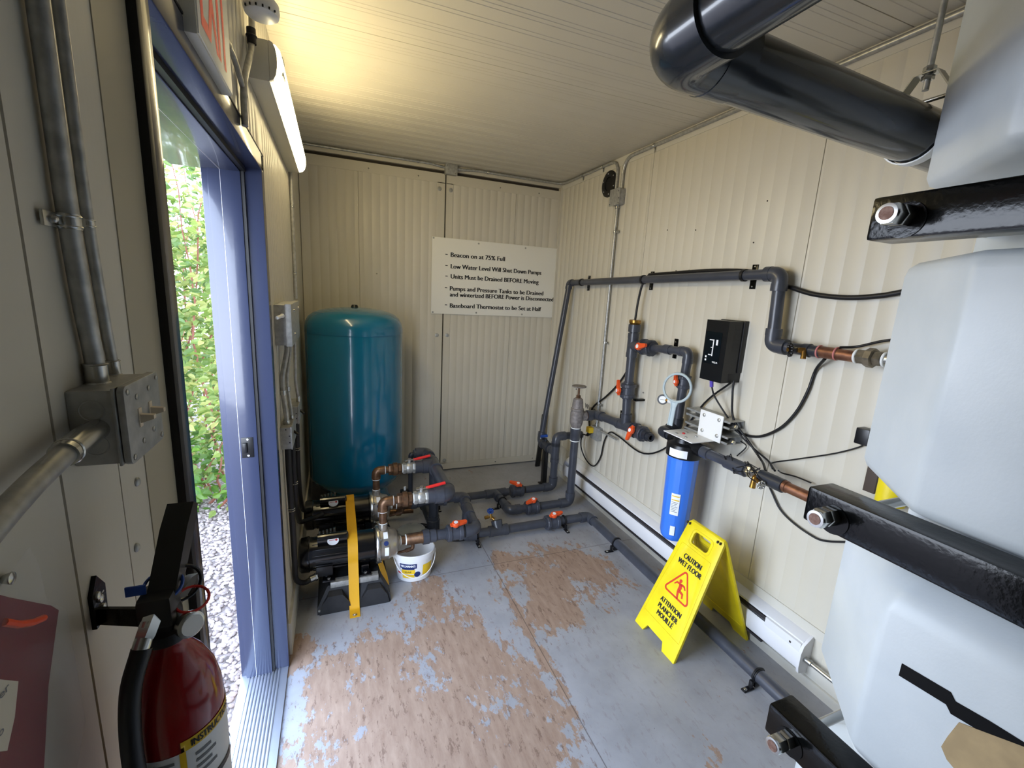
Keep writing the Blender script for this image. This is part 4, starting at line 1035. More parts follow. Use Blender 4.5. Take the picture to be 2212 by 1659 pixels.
for y in (YP1, YP2):
    mb = MB(); mb.lathe((0.665, y, ZA), X1, [(0, 0.042), (0.035, 0.042), (0.04, 0.037), (0.075, 0.037)], 24); mb.build('adapter', 'pvc_grey', t)
    tt = thing('suction_fitting', 'brown bronze fitting between %s pump head and its grey suction valve' % ('front' if y == YP1 else 'rear'), 'fitting', (0.6, y, ZA))
    mb = MB(); straight(mb, (0.542, y, ZA), (0.575, y, ZA), 0.024); mb.lathe((0.573, y, ZA), X1, [(0, 0.030), (0.004, 0.032), (0.082, 0.032), (0.088, 0.035), (0.094, 0.035)], 26); mb.build('body', 'bronze', tt)
    mb = MB(); mb.torus((0.571, y, ZA), X1, 0.026, 0.004, 22, 8); mb.build('thread_tape', 'ptfe', tt)
    mb = MB(); mb.tube([(0.610, y, ZA - 0.02), (0.610, y, ZA - 0.062), (0.572, y - 0.004, ZA - 0.064)], 0.011, 12, 0.012); mb.hexa((0.60, y - 0.001, ZA - 0.063), (0.568, y - 0.005, ZA - 0.065), 0.0115); mb.cyl((0.568, y - 0.005, ZA - 0.065), (0.525, y - 0.009, ZA - 0.069), 0.0072, n=12); mb.build('drain_tube', 'bronze', tt)
ball_valve('orange-handled ball valve between the front pump and the floor pipe elbow', (0.855, YP1, ZA), X1, V((0, -0.25, 1)), RP * 0.95, 0.1)
ball_valve('orange-handled ball valve of the rear pump, half hidden behind the pump pipes', (0.86, YP2, ZA), X1, Z1, RP * 0.9, 0.3)
ball_valve('orange-handled ball valve nearest the wet floor sign, on the front floor pipe', (1.64, YF, ZL), X1, V((0, -0.3, 1)), RP, 0.15)
floor_clamp('pipe clamp under the floor elbow nearest the bucket', (1.075, YF, ZL), X1, RP, -Y1)
floor_clamp('pipe clamp beside the front orange valve on the floor run', (1.735, YF, ZL), X1, RP, -Y1)
floor_clamp('pipe clamp on the floor pipe behind the yellow sign', (1.938, 2.22, ZL), Y1, RP, -X1)
floor_clamp('pipe clamp on the floor pipe in front of the yellow sign', (1.928, 1.12, ZL), Y1, RP, -X1)
t = thing('drain_valve', 'small brass drain valve with a blue wheel on the floor tee', 'valve', (1.215, YF, 0.12))
mb = MB(); mb.cyl((1.215, YF + 0.05, 0.115), (1.19, YF + 0.075, 0.135), 0.011, n=12); mb.cyl((1.195, YF + 0.06, 0.125), (1.195, YF + 0.07, 0.165), 0.008, n=12); mb.hexa((1.15, YF + 0.066, 0.13), (1.18, YF + 0.068, 0.132), 0.012); mb.build('body', 'brass', t)
def wheel(mb, c, d, R, r, spokes=5):
    c = V(c); mb.torus(c, d, R, r, 30, 8); x, y, dd = frame(d)
    for k in range(spokes):
        a = 2 * PI * k / spokes; e = x * math.cos(a) + y * math.sin(a); mb.cyl(c, c + e * R, r * .8, n=8)
    for k in range(spokes * 2):
        a = 2 * PI * k / (spokes * 2); e = x * math.cos(a) + y * math.sin(a); mb.ball(c + e * R, r * 1.35, n=8)
    mb.lathe(c - dd * r * 1.5, d, [(0, r * 2.2), (r * 3, r * 2.2)], 12)
mb = MB(); wheel(mb, (1.192, YF + 0.072, 0.172), V((-0.1, -0.4, 0.9)), 0.019, 0.0042); mb.build('wheel', 'blue_lever', t)

# ------------------------------------------------------------------ discharge pipework
ZD = 0.50
for y, nm_ in ((YP1, 'front'), (YP2, 'rear')):
    tt = thing('pump_riser', 'brown bronze riser, elbow and union on top of the %s pump' % nm_, 'pipework', (0.446, y, 0.37), 'bronze pump risers')
    mb = MB(); straight(mb, (0.446, y, 0.372), (0.446, y, ZD - 0.05), 0.0215); mb.build('riser', 'bronze', tt)
    mb = MB(); elbow(mb, (0.446, y, ZD), -Z1, X1, 0.0225, 0.052); mb.build('elbow', 'bronze', tt)
    mb = MB(); straight(mb, (0.49, y, ZD), (0.53, y, ZD), 0.0215); mb.hexa((0.522, y, ZD), (0.548, y, ZD), 0.036); mb.lathe((0.546, y, ZD), X1, [(0, 0.034), (0.006, 0.042), (0.03, 0.042), (0.036, 0.034)], 24); mb.hexa((0.580, y, ZD), (0.603, y, ZD), 0.036); mb.build('union', 'bronze', tt)
    for x in (0.500, 0.611):
        mb = MB(); mb.torus((x, y, ZD), X1, 0.023, 0.0042, 22, 8); mb.build('thread_tape', 'ptfe', tt)
    mb = MB(); mb.torus((0.446, y, ZD - 0.056), Z1, 0.0225, 0.0035, 22, 8); mb.build('thread_tape', 'ptfe', tt)
    tt = thing('metal_ball_valve', 'grey metal ball valve with a red lever on the %s pump discharge' % nm_, 'valve', (0.66, y, ZD), 'red lever valves')
    mb = MB(); mb.hexa((0.612, y, ZD), (0.634, y, ZD), 0.036); mb.lathe((0.632, y, ZD), X1, [(0, 0.030), (0.010, 0.036), (0.034, 0.036), (0.044, 0.031)], 24); mb.hexa((0.674, y, ZD), (0.698, y, ZD), 0.037); mb.cyl((0.655, y, ZD + 0.03), (0.655, y, ZD + 0.058), 0.010, n=14); mb.build('body', 'galvanised', tt)
    mb = MB(); mb.prism([(-0.03, -0.011), (0.035, -0.009), (0.035, 0.009), (-0.03, 0.011)], (0.655, y, ZD + 0.052), V((1, 0, 0.05)), Y1, 0.004); mb.hexa((0.655, y, ZD + 0.055), (0.655, y, ZD + 0.066), 0.010); mb.build('lever_plate', 'zinc', tt)
    mb = MB(); mb.tube([(0.680, y, ZD + 0.054), (0.72, y, ZD + 0.060), (0.790, y, ZD + 0.072)], 0.0085, 12, rs=[0.0075, 0.0095, 0.0085]); mb.build('lever', 'red_lever', tt)
XD = 0.815
t = thing('discharge_pipework', 'dark grey plastic header joining both pump outlets and dropping to the floor', 'pipework', (XD, 2.6, 0))
for y in (YP1, YP2):
    mb = MB(); mb.lathe((0.690, y, ZD), X1, [(0, 0.040), (0.05, 0.040), (0.052, 0.046), (0.09, 0.046)], 28); mb.build('adapter', 'pvc_grey', t)
mb = MB(); elbow(mb, (XD, YP1, ZD), -X1, Y1, 0.036, 0.085); mb.build('elbow', 'pvc_grey', t)
mb = MB(); straight(mb, (XD, YP1 + 0.07, ZD), (XD, YP2 - 0.05, ZD), 0.036); mb.build('pipe', 'pvc_grey', t)
mb = MB(); tee(mb, (XD, YP2, ZD), Y1, -X1, 0.036, 0.075); mb.build('tee', 'pvc_grey', t)
mb = MB(); straight(mb, (XD, YP2 + 0.07, ZD), (XD, YP2 + 0.2, ZD), 0.034); elbow(mb, (XD, YP2 + 0.24, ZD + 0.0), -Y1, -X1, 0.034, 0.08); mb.build('elbow', 'pvc_grey', t)
mb = MB(); straight(mb, (XD - 0.02, YP2 + 0.24, ZD), (0.72, YP2 + 0.24, ZD), 0.030); mb.build('pipe', 'pvc_grey', t); mb = MB(); mb.tube([(0.73, YP2 + 0.24, ZD), (0.70, YP2 + 0.24, ZD), (0.70, YP2 + 0.24, 0.08)], 0.017, 14, 0.03); mb.build('pipe', 'pvc_dark', t)
mb = MB(); straight(mb, (XD, YP2 - 0.02, ZD), (XD, YP2 - 0.02, 0.10), 0.033); mb.build('pipe', 'pvc_dark', t)
mb = MB(); mb.lathe((XD, YP2 - 0.02, 0.03), Z1, [(0, 0.024), (0.01, 0.030), (0.02, 0.044), (0.09, 0.044), (0.094, 0.040), (0.115, 0.040)], 24); mb.build('end_cap', 'pvc_dark', t)
YBK = 3.13
mb = MB(); straight(mb, (XD, YP2, ZL), (XD, YBK - 0.04, ZL), RP); mb.build('pipe', 'pvc_dark', t)
mb = MB(); elbow(mb, (XD, YBK, ZL), X1, -Y1, RP); mb.build('elbow', 'pvc_grey', t)
mb = MB(); straight(mb, (XD + 0.05, YBK, ZL), (1.33, YBK, ZL), RP); mb.build('pipe', 'pvc_grey', t)
mb = MB(); tee(mb, (1.40, YBK, ZL), X1, -Y1, RP, 0.085); mb.build('tee', 'pvc_grey', t)
mb = MB(); straight(mb, (1.405, YBK - 0.08, ZL), (1.405, YBR + 0.045, ZL), RP); mb.build('pipe', 'pvc_grey', t)
mb = MB(); elbow(mb, (1.405, YBR, ZL), Y1, X1, RP, 0.085); mb.build('elbow', 'pvc_grey', t)
for a, b_ in (((1.48, YBK, ZL), (1.51, YBK, ZL)), ((1.66, YBK, ZL), (1.85, YBK, ZL))):
    mb = MB(); straight(mb, a, b_, RP); mb.build('pipe', 'pvc_grey', t)
for a, b_ in (((1.47, YBR, ZL), (1.53, YBR, ZL)), ((1.65, YBR, ZL), (1.86, YBR, ZL))):
    mb = MB(); straight(mb, a, b_, RP); mb.build('pipe', 'pvc_grey', t)
XA = 1.915
mb = MB(); elbow(mb, (XA, YBK, ZL), -X1, Z1, RP, 0.085); mb.build('elbow', 'pvc_grey', t)
mb = MB(); elbow(mb, (XG, YBR, ZL), -X1, Z1, RP, 0.085); mb.build('elbow', 'pvc_grey', t)
for a, b_ in (((XA, YBK, ZL + 0.05), (XA, YBK, 0.30)), ((XA, YBK, 0.42), (XA, YBK, 0.47))):
    mb = MB(); straight(mb, a, b_, RP); mb.build('riser', 'pvc_grey', t)
mb = MB(); tee(mb, (XA, YBK, 0.365), Z1, Y1, RP, 0.085); mb.build('tee', 'pvc_grey', t)
mb = MB(); elbow(mb, (XA, YBK, 0.505), -Z1, X1, RP, 0.080); mb.build('elbow', 'pvc_grey', t)
mb = MB(); straight(mb, (XA + 0.05, YBK, 0.505), (W - 0.01, YBK, 0.505), RP); mb.build('pipe', 'pvc_dark', t)
mb = MB(); straight(mb, (XG, YBR, ZL + 0.05), (XG, YBR, 0.60), RP); mb.build('riser', 'pvc_grey', t)
mb = MB(); mb.lathe((XG, YBR, 0.575), Z1, [(0, 0.034), (0.004, 0.038), (0.05, 0.038), (0.055, 0.041), (0.095, 0.041)], 26); mb.build('adapter', 'pvc_grey', t)
mb = MB(); mb.torus((XG, YBR, 0.572), Z1, 0.033, 0.005, 24, 8); mb.torus((XG, YBR, 0.674), Z1, 0.032, 0.006, 24, 8); mb.build('thread_tape', 'ptfe', t)
ball_valve('orange-handled ball valve on the rearmost floor pipe', (1.585, YBK, ZL), X1, V((0, -0.3, 1)), RP, PI - 0.6)
ball_valve('orange-handled ball valve on the middle floor branch, between two elbows', (1.59, YBR, ZL), X1, V((0, -0.25, 1)), RP, PI + 0.35)
floor_clamp('pipe clamp under the branch pipe leaving the rear floor tee', (1.405, 2.985, ZL), Y1, RP, -X1)
floor_clamp('pipe clamp on the rear floor pipe behind the pump outlets', (0.93, YBK, ZL), X1, RP, -Y1)
# diagonal riser to the long wall pipe
YC = 3.42
t = thing('riser_pipework', 'long grey plastic pipe rising from the back corner and along the wall', 'pipework', (1.9, YC, 0.3))
ZT0, ZT1, XT = 1.765, 1.800, 2.095
mb = MB(); straight(mb, (XA, YBK + 0.08, 0.365), (XA, YC - 0.04, 0.365), RP); mb.build('pipe', 'pvc_grey', t)
mb = MB(); mb.lathe((XA, YBK + 0.10, 0.365), Y1, [(0, 0.036), (0.004, 0.044), (0.03, 0.044), (0.034, 0.037), (0.10, 0.037), (0.104, 0.046), (0.135, 0.046), (0.14, 0.036)], 26); mb.build('union_valve', 'pvc_dark', t)
dg = V((XT - XA, 0.02, ZT0 - 0.365)).normalized()
mb = MB(); elbow(mb, (XA, YC, 0.365), -Y1, dg, RP * .95, 0.085); mb.build('elbow', 'pvc_grey', t)
mb = MB(); straight(mb, V((XA, YC, 0.365)) + dg * 0.05, V((XT, YC + 0.02, ZT0)) - dg * 0.03, 0.0235); mb.build('pipe', 'pvc_grey', t)
mb = MB(); elbow(mb, (XT, YC + 0.02, ZT0), -dg, -Y1, 0.0235, 0.052); mb.build('elbow', 'pvc_grey', t)
RT = 0.0245; YE = 1.470
mb = MB(); straight(mb, (XT, YC - 0.02, ZT0), (XT, YE + 0.03, ZT1), RT); mb.build('pipe', 'pvc_grey', t)
mb = MB(); elbow(mb, (XT, YE, ZT1), Y1, -Z1, RT * 1.12, 0.075); mb.build('elbow', 'pvc_grey', t)
mb = MB(); straight(mb, (XT, YE, ZT1 - 0.04), (XT, YE - 0.012, 1.53), RT * 1.1); mb.build('pipe', 'pvc_grey', t)
mb = MB(); elbow(mb, (XT, YE - 0.012, 1.480), Z1, -Y1, RT * 1.12, 0.075); mb.build('elbow', 'pvc_grey', t)
mb = MB(); straight(mb, (XT, YE - 0.05, 1.480), (XT, 1.30, 1.480), RT); mb.build('pipe', 'pvc_grey', t)
t = thing('blue_valve_lever', 'blue lever on the pipe valve in the back corner', 'valve', (XA, YBK + 0.2, 0.40))
mb = MB(); mb.cyl((XA, YBK + 0.185, 0.40), (XA, YBK + 0.185, 0.425), 0.012, n=12); mb.build('stem', 'pvc_dark', t)
mb = MB(); mb.box((XA - 0.005, YBK + 0.22, 0.437), (0.024, 0.115, 0.024), 0.006, Matrix.Rotation(-0.35, 3, 'X')); mb.build('lever', 'blue_lever', t)
for i, (px, py) in enumerate(((1270, 606), (1406, 600), (1626, 595))):
    y = pX(px, py, 2.15).y; z = ZT0 + (ZT1 - ZT0) * (YC - y) / (YC - YE)
    t = thing('pipe_strap', 'black pipe strap on the long wall pipe %s' % ('nearest the back corner', 'above the capped vertical pipe', 'nearest the wall pipe elbow')[i], 'strap', (W, y, z), 'black straps on the wall pipe')
    mb = MB(); mb.bb((W - 0.006, y - 0.016, z - 0.062), (W, y + 0.016, z + 0.056), 0.001); mb.bb((XT, y - 0.010, z - 0.012), (W - 0.004, y + 0.010, z + 0.012)); mb.build('wall_plate', 'black_paint', t)
    mb = MB(); mb.cyl((XT, y - 0.008, z), (XT, y + 0.008, z), RT + 0.005, n=26); mb.build('band', 'black_rubber', t)
    for s_ in (-0.05, 0.046):
        mb = MB(); mb.ball((W - 0.007, y, z + s_), 0.005, (0.6, 1, 1), 8); mb.build('screw', 'zinc', t)
t = thing('flat_bar', 'black flat bar leaning in the back corner', 'bar', (2.08, 3.74, 0.0))
mb = MB(); mb.prism([(-0.022, 0), (0.022, 0), (0.022, 0.52), (-0.022, 0.52)], (2.04, 3.70, 0.0), X1, V((0.10, 0.05, 1)), 0.02, n=Y1); mb.build('bar', 'black_plastic', t)
t = thing('support_stand', 'black rubber stand under the corner pipe valve', 'stand', (XA, 3.30, 0))
mb = MB(); mb.bb((XA - 0.035, 3.27, 0), (XA + 0.035, 3.35, 0.012), 0.002); mb.bb((XA - 0.02, 3.285, 0.01), (XA + 0.02, 3.33, 0.33), 0.003); mb.build('post', 'black_plastic', t)

# bucket and basin
bc = V((0.625, 2.36, 0)); t = thing('mayonnaise_bucket', 'white plastic bucket with blue and yellow label standing under the pump drain', 'bucket', tuple(bc))
bh = 0.172; r0, r1 = 0.086, 0.104
E1 = dict(sx=1.12, sy=0.92, xdir=(1, 0, 0))
mb = MB(); mb.lathe(bc, Z1, [(0.0, r0 * .95), (0.004, r0), (bh * .80, r0 + (r1 - r0) * .8), (bh * .80, r1 + 0.001), (bh * .985, r1 + 0.003), (bh, r1 + 0.001), (bh, r1 - 0.003), (bh * .9, r1 - 0.004), (0.006, r0 - 0.003), (0.005, 0.0)], 56, (True, False), **E1)
mb.build('tub', 'bucket_white', t)
mb = MB()
ea = lambda a, q, z: bc + V((q * 1.12 * math.cos(a), q * 0.92 * math.sin(a), z))
hp_ = []
for i in range(25):
    s_ = i / 24; a = math.radians(188 + 164 * s_) ; dz = bh * .86 - 0.105 * math.sin(PI * s_)
    hp_.append(ea(a, r1 + 0.004 + 0.006 * math.sin(PI * s_), dz))
mb.tube(hp_, 0.0022, 8); mb.build('handle', 'white_plastic', t)
for a in (188, 352):
    mb = MB(); mb.ball(ea(math.radians(a), r1 + 0.003, bh * .86), 0.010, (0.6, 0.8, 1), 10); mb.build('handle_lug', 'white_plastic', t)
AB = -117
def bwrap(a_mid, z0):
    def fn(x, y):
        rr = r0 + (r1 - r0) * ((z0 + y) / bh) + 0.0012; a = math.radians(a_mid) + x / (r1)
        return ea(a, rr, z0 + y)
    return fn
def bpatch(mb, a0, a1, z0, z1, t_=0.0008, n=10):
    lo, hi = [], []
    for i in range(n + 1):
        a = math.radians(a0 + (a1 - a0) * i / n)
        lo.append(mb.v(ea(a, r0 + (r1 - r0) * z0 / bh + t_, z0))); hi.append(mb.v(ea(a, r0 + (r1 - r0) * z1 / bh + t_, z1)))
    for i in range(n): mb.f([lo[i], lo[i + 1], hi[i + 1], hi[i]], True)
mb = MB(); bpatch(mb, AB - 27, AB + 27, 0.092, 0.122); bpatch(mb, AB - 20, AB + 20, 0.084, 0.092); lab = mb.build('logo_panel', 'navy', t)
mb = MB(); put_text(mb, "HELLMANN'S", V((0, 0, 0)), X1, Z1, 0.0145, 0.082, 'C', bold=0.03, wrap=bwrap(AB, 0.1005)); mb.build('lettering', 'label_white', lab)
mb = MB(); bpatch(mb, AB - 22, AB + 22, 0.056, 0.083); yl = mb.build('yellow_panel', 'label_yellow', t)
mb = MB(); bpatch(mb, AB - 20, AB + 20, 0.028, 0.052); mb.build('yellow_panel', 'label_yellow', t)
mb = MB(); bpatch(mb, AB + 46, AB + 84, 0.040, 0.106); mb.build('yellow_panel', 'label_yellow', t)
mb = MB(); put_text(mb, 'VRAIE', V((0, 0, 0)), X1, Z1, 0.0105, 0.040, 'C', bold=0.03, wrap=bwrap(AB, 0.064)); mb.build('lettering', 'ink', yl)
mb = MB(); bpatch(mb, AB - 40, AB - 24, 0.052, 0.064); mb.build('red_panel', 'label_red', t)
mb = MB(); lo = [mb.v(bwrap(AB + 29, 0.052)(0.018 * math.cos(2 * PI * i / 18), 0.018 * math.sin(2 * PI * i / 18))) for i in range(18)]; mb.f(lo); mb.build('round_badge', 'navy', t)
bq = V((0.665, 2.715, 0.0)); t = thing('plastic_basin', 'upturned smoky clear basin on the floor between the pump pipes', 'basin', tuple(bq))
mb = MB(); mb.lathe(bq, Z1, [(0, 0.118), (0.006, 0.118), (0.010, 0.108), (0.05, 0.104), (0.085, 0.088), (0.098, 0.06), (0.10, 0.001)], 44, (False, True)); mb.build('basin', 'smoke_clear', t)
cable('extension_cable', 'black cord snaking over the floor behind the bucket', [(0.50, 2.78, 0.16), (0.56, 2.66, 0.05), (0.62, 2.86, 0.012), (0.76, 2.88, 0.010), (0.86, 2.70, 0.010), (0.95, 2.62, 0.010), (1.08, 2.62, 0.010)], 0.0065, cat='cable')
cable('extension_cable', 'second thin black cord on the floor under the grey manifold', [(0.48, 2.70, 0.10), (0.55, 2.60, 0.010), (0.74, 2.90, 0.008), (0.88, 2.78, 0.008), (1.0, 2.68, 0.008), (1.12, 2.70, 0.008)], 0.005, cat='cable')
# ------------------------------------------------------------------ sign on the back wall
q0 = pY(933, 511, D); q1 = pY(1204, 684, D)
sx0, sx1, sz0, sz1 = q0.x, q1.x + 0.004, pY(933, 677, D).z, q0.z
t = thing('instruction_board', 'white board with black instructions screwed across the back wall', 'sign', ((sx0 + sx1) / 2, D - 0.006, sz0))
mb = MB(); mb.bb((sx0, D - 0.012, sz0), (sx1, D - 0.0045, sz1), 0.001); mb.build('board', 'board_white', t)
mb = MB(); bw = sx1 - sx0; bhh = sz1 - sz0
for line, px0, py, px1 in (('-', 962, 550, 968), ('Beacon on at 75% Full', 974, 550, 1091), ('-', 962, 574, 968), ('Low Water Level Will Shut Down Pumps', 974, 575, 1170), ('-', 962, 597, 968), ('Units Must be Drained BEFORE Moving', 974, 597, 1164),
                       ('-', 961, 622, 967), ('Pumps and Pressure Tanks to be Drained', 972, 623, 1174), ('and winterized BEFORE Power is Disconnected', 972, 636, 1196), ('-', 961, 659, 967), ('Baseboard Thermostat to be Set at Half', 972, 660, 1169)):
    a = pY(px0, py, D - 0.0122); b_ = pY(px1, py, D - 0.0122)
    zz = pY(972, py, D - 0.0122).z
    if line == '-': mb = MB(); mb.box((a.x + 0.010, D - 0.0123, zz), (0.020, 0.0006, 0.006)); mb.build('dash', 'ink', t); mb = MB(); continue
    put_text(mb, line, (a.x, D - 0.0122, zz - 0.017), X1, Z1, 0.037, b_.x - a.x, bold=0.046, off=0.0006, nrm=-Y1)
    mb.build('lettering', 'ink', t); mb = MB()
mb.bm.free()
for fx, fz in ((0.01, .985), (0.33, .965), (0.69, .965), (0.985, .965), (0.012, .02), (0.33, .03), (0.69, .03), (0.985, .03)):
    mb = MB(); mb.lathe((sx0 + bw * fx, D - 0.012, sz0 + bhh * fz), -Y1, [(0, 0.008), (0.002, 0.0075), (0.003, 0.003)], 12); mb.build('screw', 'galvanised', t)

# ------------------------------------------------------------------ conduits on ceiling and right wall
zc = 2.630; yc_ = D - 0.022
jb = 1.125
conduit('electrical_conduit', 'thin conduit under the ceiling from the lamp to the middle box', [(0.02, yc_, zc), (jb - 0.16, yc_, zc), (jb - 0.08, yc_ - 0.004, zc - 0.012), (jb - 0.045, yc_ - 0.004, zc - 0.012)], 0.0095, 0.03, [((jb - 0.26, yc_, zc), X1, Y1)], nrm=(0, 0, -1))
t = thing('junction_box', 'small grey junction box under the ceiling midway along the back wall', 'electrical box', (jb, D - 0.03, 2.56))
mb = MB(); mb.bb((jb - 0.045, D - 0.052, 2.565), (jb + 0.05, D, 2.643), 0.003); mb.bb((jb - 0.047, D - 0.055, 2.563), (jb + 0.052, D - 0.050, 2.644), 0.001); mb.build('box', 'galvanised_box', t)
for fx, fz in ((-.03, 2.63), (.035, 2.575), (-.02, 2.60)):
    mb = MB(); mb.lathe((jb + fx, D - 0.055, fz), -Y1, [(0, 0.004), (0.0015, 0.003)], 8); mb.build('screw', 'zinc', t)
yv = 2.900
xr = W - 0.014
conduit('electrical_conduit', 'conduit from the middle box round the corner and down to the wall box', [(jb + 0.05, yc_ - 0.004, zc - 0.012), (jb + 0.10, yc_ - 0.004, zc - 0.012), (jb + 0.2, yc_, zc), (xr, yc_, zc), (xr, 2.945, zc), (xr, 2.945, 2.40)], 0.0105, 0.09,
        [((jb + 0.32, yc_, zc), X1, Y1), ((xr, 3.45, zc), Y1, -Z1), ((xr, 3.15, zc), Y1, -Z1)], nrm=(-1, 0, 0))
conduit('electrical_conduit', 'long conduit running forward along the top edge of the right wall', [(xr, 2.875, 2.40), (xr, 2.875, 2.622), (xr, YB + 0.02, 2.622)], 0.0115, 0.16, [((xr, 2.55, 2.622), Y1, -Z1), ((xr, 1.68, 2.622), Y1, -Z1)], nrm=(-1, 0, 0))
t = thing('junction_box', 'grey junction box on the right wall beside the round black vent', 'electrical box', (W, 2.88, 2.3))
mb = MB(); mb.bb((W - 0.05, 2.838, 2.312), (W, 2.950, 2.418), 0.006); mb.build('box', 'galvanised_box', t)
mb = MB(); mb.bb((W - 0.055, 2.832, 2.308), (W - 0.049, 2.956, 2.422), 0.002); mb.build('cover', 'galvanised_box', t)
for y, z in ((2.84, 2.35), (2.845, 2.40), (2.945, 2.32), (2.84, 2.318)):
    mb = MB(); mb.lathe((W - 0.055, y, z), -X1, [(0, 0.004), (0.0015, 0.003)], 8); mb.build('screw', 'ink', t)
conduit('electrical_conduit', 'vertical conduit down the right wall from the box by the vent', [(W - 0.022, 2.895, 2.31), (W - 0.020, 2.895, 0.66)], 0.0105, 0.0,
        [((W - 0.022, 2.895, 2.13), Z1, -Y1), ((W - 0.020, 2.895, 1.32), Z1, -Y1), ((W - 0.020, 2.895, 0.83), Z1, -Y1)], nrm=(-1, 0, 0), ends=[((W - 0.022, 2.895, 2.29), (W - 0.022, 2.895, 2.312), 0.0135), ((W - 0.020, 2.895, 0.68), (W - 0.020, 2.895, 0.65), 0.0135)])
t = thing('outlet_box', 'galvanised outlet box low on the right wall behind the tall valve', 'electrical box', (W, 2.88, 0.58))
mb = MB(); mb.bb((W - 0.045, 2.835, 0.545), (W, 2.945, 0.65), 0.004); mb.build('box', 'galvanised_box', t)
mb = MB(); mb.cyl((W - 0.03, 2.835, 0.635), (W - 0.03, 2.60, 0.640), 0.008, n=12); mb.build('side_tube', 'galvanised', t)
t = thing('power_plug', 'yellow power plug in the outlet box on the right wall', 'plug', (W - 0.06, 2.90, 0.6))
mb = MB(); mb.bb((W - 0.085, 2.895, 0.595), (W - 0.045, 2.945, 0.640), 0.004); mb.build('adapter', 'label_yellow', t)
mb = MB(); mb.cyl((W - 0.06, 2.92, 0.596), (W - 0.075, 2.935, 0.565), 0.017, 0.012, n=14); mb.build('plug_body', 'black_plastic', t)
cable('extension_cable', 'black cord looping from the yellow plug behind the grey risers', [(W - 0.075, 2.935, 0.565), (W - 0.07, 3.02, 0.54), (W - 0.05, 3.05, 0.42), (W - 0.03, 2.98, 0.33), (W - 0.02, 2.88, 0.32), (W - 0.015, 2.81, 0.42), (W - 0.015, 2.78, 0.56), (W - 0.015, 2.72, 0.655), (W - 0.02, 2.60, 0.665), (W - 0.02, 2.3, 0.64), (W - 0.02, 2.05, 0.80), (W - 0.02, 1.85, 1.10), (W - 0.05, 1.665, 1.26)], 0.0055, cat='cable')
vz, vy = 2.490, 3.058
t = thing('wall_vent', 'round black flanged vent near the top of the right wall', 'vent', (W, vy, vz))
mb = MB(); mb.lathe((W, vy, vz), -X1, [(0, 0.094), (0.008, 0.094), (0.010, 0.090), (0.010, 0.050), (0.002, 0.048), (0.0015, 0.001)], 40); mb.build('flange', 'black_plastic', t)
mb = MB(); mb.lathe((W - 0.004, vy, vz), -X1, [(0, 0.047), (0.001, 0.047)], 30); mb.build('opening', 'gasket_and_shade', t)
for k in range(6):
    a = math.radians(20 + 60 * k); mb = MB(); mb.ball((W - 0.011, vy + 0.074 * math.cos(a), vz + 0.074 * math.sin(a)), 0.0065, (0.6, 1, 1), 8); mb.build('bolt', 'zinc', t)
t = thing('wall_lettering', 'small black word printed on the right wall beside the tall valve', 'lettering', (W, 2.86, 0.8))
a = pX(1263, 886, W); mb = MB(); put_text(mb, 'Water', (W - 0.0016, a.y, a.z + 0.022), -Y1, Z1, 0.042, 0.165, off=0.0004, bold=0.01, nrm=-X1); mb.build('lettering', 'ink', t)
for i, (px, py) in enumerate(((1442, 497), (1503, 497), (1628, 524), (1658, 434))):
    q = pX(px, py, W); mb = MB(); mb.ball((W - 0.001, q.y, q.z), 0.004, (0.7, 1, 1), 8); o = mb.build('wall_screw', 'seam_dark')
    tag(o, 'tiny dark screw hole in the upper right wall panel', 'screw', 'screws in the right wall')
for i, (px, py) in enumerate(((1461, 586), (1489, 585))):
    q = pX(px, py, W); mb = MB(); mb.ball((W - 0.002, q.y, q.z), 0.007, (0.7, 1, 1), 8); o = mb.build('wall_screw', 'zinc')
    tag(o, 'bright screw head just above the long grey wall pipe', 'screw', 'screws above the wall pipe')

# ------------------------------------------------------------------ gate valve and wall manifold
gx, gy = XG, YBR
t = thing('gate_valve', 'weathered grey gate valve with a round handwheel on top of the grey riser', 'valve', (gx, gy, 0.67))
mb = MB(); mb.lathe((gx, gy, 0.676), Z1, [(0, 0.036), (0.02, 0.043), (0.03, 0.047), (0.055, 0.050), (0.115, 0.050), (0.13, 0.046), (0.136, 0.050), (0.15, 0.050), (0.155, 0.044), (0.200, 0.040), (0.222, 0.036), (0.232, 0.024)], 30)
mb.cyl((gx, gy, 0.765), (gx + 0.075, gy, 0.765), 0.036, 0.038, n=24); mb.build('body', 'cast_grey', t)
mb = MB(); mb.cyl((gx + 0.07, gy, 0.765), (gx + 0.092, gy, 0.765), 0.034, n=22); mb.build('collar', 'bronze', t)
mb = MB(); mb.hexa((gx, gy, 0.905), (gx, gy, 0.928), 0.019); mb.cyl((gx, gy, 0.92), (gx, gy, 0.998), 0.0085, n=12); mb.build('stem', 'bronze', t)
mb = MB(); mb.lathe((gx, gy, 0.988), Z1, [(0, 0.010), (0.002, 0.040), (0.004, 0.052), (0.009, 0.055), (0.013, 0.052), (0.011, 0.038), (0.010, 0.001)], 36); mb.ball((gx - 0.042, gy - 0.03, 0.983), 0.006, n=8); mb.build('handwheel', 'cast_grey', t)
XM = 2.085; ym, zm = 2.455, 0.795
t = thing('treatment_pipework', 'dark grey wall pipework from the gate valve up and over to the filter', 'pipework', (XM, ym, zm))
mb = MB(); mb.lathe((gx + 0.088, gy, 0.765), X1, [(0, 0.041), (0.04, 0.041), (0.042, 0.036), (0.07, 0.036)], 24); mb.build('adapter', 'pvc_grey', t)
mb = MB(); elbow(mb, (XM, gy, 0.768), -X1, V((0, -1, 0.08)), RP, 0.085); mb.build('elbow', 'pvc_grey', t)
